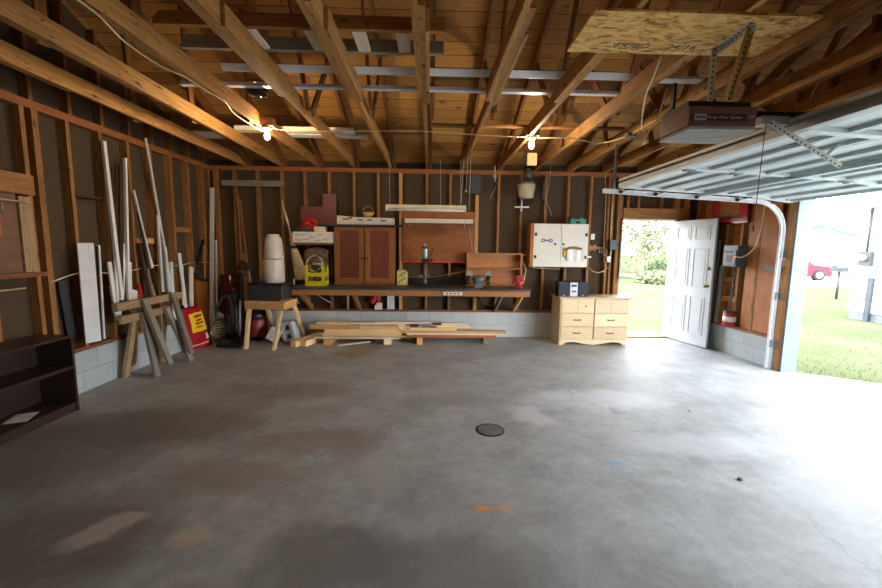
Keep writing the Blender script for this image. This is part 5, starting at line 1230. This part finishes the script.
# neighbour house, gable end facing the garage
HS = thing('neighbour_house', 'white sided house with grey foundation just outside the garage door opening', 'house', (13, 6.3, GZ))
hx, ya, yb = 11.05, 2.2, 10.2; ym = (ya+yb)/2; ez, rz = 2.45, 4.9
obj('foundation', MB().bx(hx+.03, 19, ya+.03, yb-.03, GZ, .06), 'foundation', HS)
obj('walls', MB().prism([(ya, .06), (yb, .06), (yb, ez), (ym, rz), (ya, ez)], 'x', hx, 19), 'siding', HS)
for s_ in (-1, 1):
    ye = ym+s_*(yb-ym+.45); ze = ez-.45*(rz-ez)/(yb-ym)
    obj('roof', MB().prism([(ym, rz+.02), (ye, ze+.02), (ye, ze+.14), (ym, rz+.16)], 'x', hx-.38, 19.3), 'white', HS)
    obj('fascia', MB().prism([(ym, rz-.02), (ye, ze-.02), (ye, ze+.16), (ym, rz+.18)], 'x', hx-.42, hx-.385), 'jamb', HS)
p = at(868, 258, x=hx)
mt_ = obj('electric_meter', MB().bx(hx-.10, hx-.001, p.y-.14, p.y+.14, p.z-.2, p.z+.16), 'greybox', HS); obj('meter_glass', MB().lathe([(.09, 0), (.08, .07), (.03, .09)], (hx-.10, p.y, p.z), 18, Matrix.Rotation(-PI/2, 3, 'Y')), 'lens', mt_)
obj('meter_pipe', MB().tube([(hx-.05, p.y, p.z+.16), (hx-.05, p.y, ez+.3)], .025), 'greybox', HS)
p = at(868, 312, x=hx); obj('downspout', MB().bx(hx-.07, hx-.001, p.y-.06, p.y+.05, GZ, .95), 'greybox', HS)
obj('hose_pipe', MB().tube([(hx-.05, 10.15, .42), (hx-.05, p.y, .40)], .018), 'greybox', HS)
# far garage with teal roof
FG = thing('far_garage', 'distant white garage with teal roof beyond the lawn', 'garage', (33, 33, GZ))
rr_ = Matrix.Rotation(math.radians(-42), 4, 'Z')
def far(b):
    for v in b.bm.verts: v.co = Vector((31.2, 31.2, 0))+(rr_ @ v.co)
    return b
obj('walls', far(MB().prism([(-4, GZ), (3.2, GZ), (3.2, 2.1), (-.4, 3.5), (-4, 2.1)], 'y', 0, 9)), 'white', FG)
obj('roof', far(MB().prism([(3.6, 1.95), (-.4, 3.52), (-4.4, 1.95), (-4.4, 2.1), (-.4, 3.7), (3.6, 2.1)], 'y', -.3, 9.3)), 'roofteal', FG)
# car
CA = thing('parked_car', 'maroon parked car seen past the door jamb on the far lawn', 'car', (21.6, 24.0, GZ))
cr_ = Matrix.Rotation(math.radians(-8), 4, 'Z')
def carm(b):
    for v in b.bm.verts: v.co = Vector((21.5, 24.0, GZ))+(cr_ @ v.co)
    return b
obj('body', carm(MB().prism([(-2.2, .25), (2.2, .25), (2.25, .6), (2.1, .85), (1.2, .95), (.6, 1.4), (-1.1, 1.42), (-1.8, 1.0), (-2.2, .95)], 'y', -.85, .85)), 'carred', CA, bevel=.06)
obj('side_window', carm(MB().prism([(1.0, .97), (.52, 1.34), (-1.0, 1.36), (-1.5, .98)], 'y', -.87, -.84)), 'glass_d', CA)
for xx in (-1.4, 1.5):
    w_ = obj('wheel', carm(MB().lathe([(.25, -.12), (.33, -.1), (.33, .1), (.25, .12)], (xx, -.78, .33), 20, Matrix.Rotation(PI/2, 3, 'X'))), 'tyre', CA)
    obj('hubcap', carm(MB().lathe([(.2, .12), (.18, .14), (.05, .15)], (xx, -.78, .33), 16, Matrix.Rotation(PI/2, 3, 'X'))), 'silver', w_)
struct('far_driveway', MB().bx(12.5, 40, 19, 27, GZ, GZ+.01), 'concr')
p = at(836, 299, z=GZ)
MBX = thing('mailbox', 'small mailbox on a post standing on the lawn', 'mailbox', (p.x, p.y, GZ))
obj('post', MB().tube([(p.x, p.y, GZ), (p.x, p.y, .85)], .04), 'greybox', MBX)
b = MB().prism([(p.y-.13, .85), (p.y+.13, .85), (p.y+.13, 1.0), (p.y+.08, 1.09), (p.y-.08, 1.09), (p.y-.13, 1.0)], 'x', p.x-.22, p.x+.2); obj('box', b, 'greybox', MBX)
# trees
def tree(name, x, y, h, r, label, leafm, ntrunk=1, n_=2600, low=.35, group='trees beyond the lawn'):
    T = thing(name, label, 'tree', (x, y, GZ), group)
    b = MB(); rnd = random.Random(int(x*13+y*7))
    b.tube([(x, y, GZ-.1), (x+.05, y, h*.25), (x-.1, y, h*.5), (x+.1, y, h*.8)], [.22, .17, .13, .05], 10)
    for k in range(7):
        a = k*2.4; z0 = h*(.3+.07*k); b.tube([(x, y, z0), (x+math.cos(a)*r*.4, y+math.sin(a)*r*.4, z0+h*.12), (x+math.cos(a)*r*.75, y+math.sin(a)*r*.75, z0+h*.2)], [.08, .05, .02], 6)
    obj('trunk', b, 'bark', T)
    b = MB(); cl = []
    for k in range(26):
        a = rnd.random()*6.28; rr2 = r*rnd.random()**.5*.85; z = h*(low+rnd.random()*(1-low)); sh = math.sqrt(max(.1, 1-((z/h-.62)/.5)**2)); cl.append((x+math.cos(a)*rr2*sh, y+math.sin(a)*rr2*sh, z, r*rnd.uniform(.22, .4)))
    for k in range(n_):
        c_ = cl[k % 26]; d = Vector((rnd.gauss(0, 1), rnd.gauss(0, 1), rnd.gauss(0, .8))).normalized()*c_[3]*rnd.uniform(.4, 1.1)
        p = Vector(c_[:3])+d; s_ = rnd.uniform(.07, .16); u1 = Vector((rnd.gauss(0, 1), rnd.gauss(0, 1), rnd.gauss(0, 1))).normalized(); u2 = u1.orthogonal().normalized()
        b.bm.faces.new([b.bm.verts.new(p+u1*s_), b.bm.verts.new(p+u2*s_*.6), b.bm.verts.new(p-u1*s_), b.bm.verts.new(p-u2*s_*.6)])
    obj('foliage', b, leafm, T)
tree('tree', 12.5, 23.6, 6.5, 3.2, 'pale leafy tree with bare trunk seen through the doorway', 'leaf', n_=4200, low=.2)
tree('tree', 12.6, 38, 8, 4.4, 'tree standing left of the pale one beyond the doorway', 'leaf2', low=.15)
tree('tree', 23.5, 38.0, 8, 4.6, 'darker tree at the right side of the doorway view', 'leaf2', low=.1)
tree('tree', 42, 50, 12, 6, 'large distant tree behind the teal-roofed garage', 'leaf', low=.2)
tree('tree', 55, 48, 12, 7, 'distant tree between the far garage and the near house', 'leaf2', low=.2)
def bush(x, y, r, h, label, mt):
    b = MB(); rnd = random.Random(int(x*31+y))
    for k in range(int(1500*max(1, r*.8))):
        d = Vector((rnd.gauss(0, 1), rnd.gauss(0, 1), abs(rnd.gauss(0, 1)))).normalized()*rnd.uniform(.55, 1.0); p = Vector((x+d.x*r, y+d.y*r, GZ+d.z*h)); s_ = rnd.uniform(.05, .11)
        u1 = Vector((rnd.gauss(0, 1), rnd.gauss(0, 1), rnd.gauss(0, 1))).normalized(); u2 = u1.orthogonal().normalized()
        b.bm.faces.new([b.bm.verts.new(p+u1*s_), b.bm.verts.new(p+u2*s_*.6), b.bm.verts.new(p-u1*s_), b.bm.verts.new(p-u2*s_*.6)])
    one('shrub', b, mt, label, 'shrub', 'shrubs beyond the doorway', origin=(x, y, GZ))
bush(11.6, 20.2, 1.0, .7, 'low shrub at the foot of the pale tree', 'leaf'); bush(14.9, 25.0, 1.5, 1.1, 'low shrub right of the pale tree', 'leaf2'); bush(10.2, 25.0, 1.5, 1.9, 'shrub at the left side of the doorway view', 'leaf2')
bush(14.6, 30.5, 2.6, 4.2, 'tall rounded shrub in the middle of the far hedge', 'leaf')
bush(20.2, 31.5, 2.7, 4.6, 'tall shrub at the right end of the far hedge', 'leaf2')

# ================================================================== LIGHT
w = bpy.data.worlds.new('sky'); SC.world = w; w.use_nodes = True; nt = w.node_tree; nt.nodes.clear()
wo = nt.nodes.new('ShaderNodeOutputWorld'); bg = nt.nodes.new('ShaderNodeBackground'); tc = nt.nodes.new('ShaderNodeTexCoord'); sp = nt.nodes.new('ShaderNodeSeparateXYZ'); rp = nt.nodes.new('ShaderNodeValToRGB')
nt.links.new(tc.outputs['Generated'], sp.inputs[0]); nt.links.new(sp.outputs[2], rp.inputs[0]); nt.links.new(rp.outputs[0], bg.inputs[0]); nt.links.new(bg.outputs[0], wo.inputs[0])
rp.color_ramp.elements[0].position = 0; rp.color_ramp.elements[0].color = (1, 1, 1, 1); rp.color_ramp.elements[1].position = .7; rp.color_ramp.elements[1].color = (.80, .88, 1, 1)
bg.inputs[1].default_value = 7.5
SC.view_settings.view_transform = 'Standard'; SC.view_settings.look = 'None'; SC.view_settings.gamma = 1; SC.view_settings.use_curve_mapping = False
SC.view_settings.exposure = .98
SC.cycles.max_bounces = 10; SC.cycles.diffuse_bounces = 6; SC.cycles.use_denoising = True
SC.cycles.sample_clamp_indirect = 8
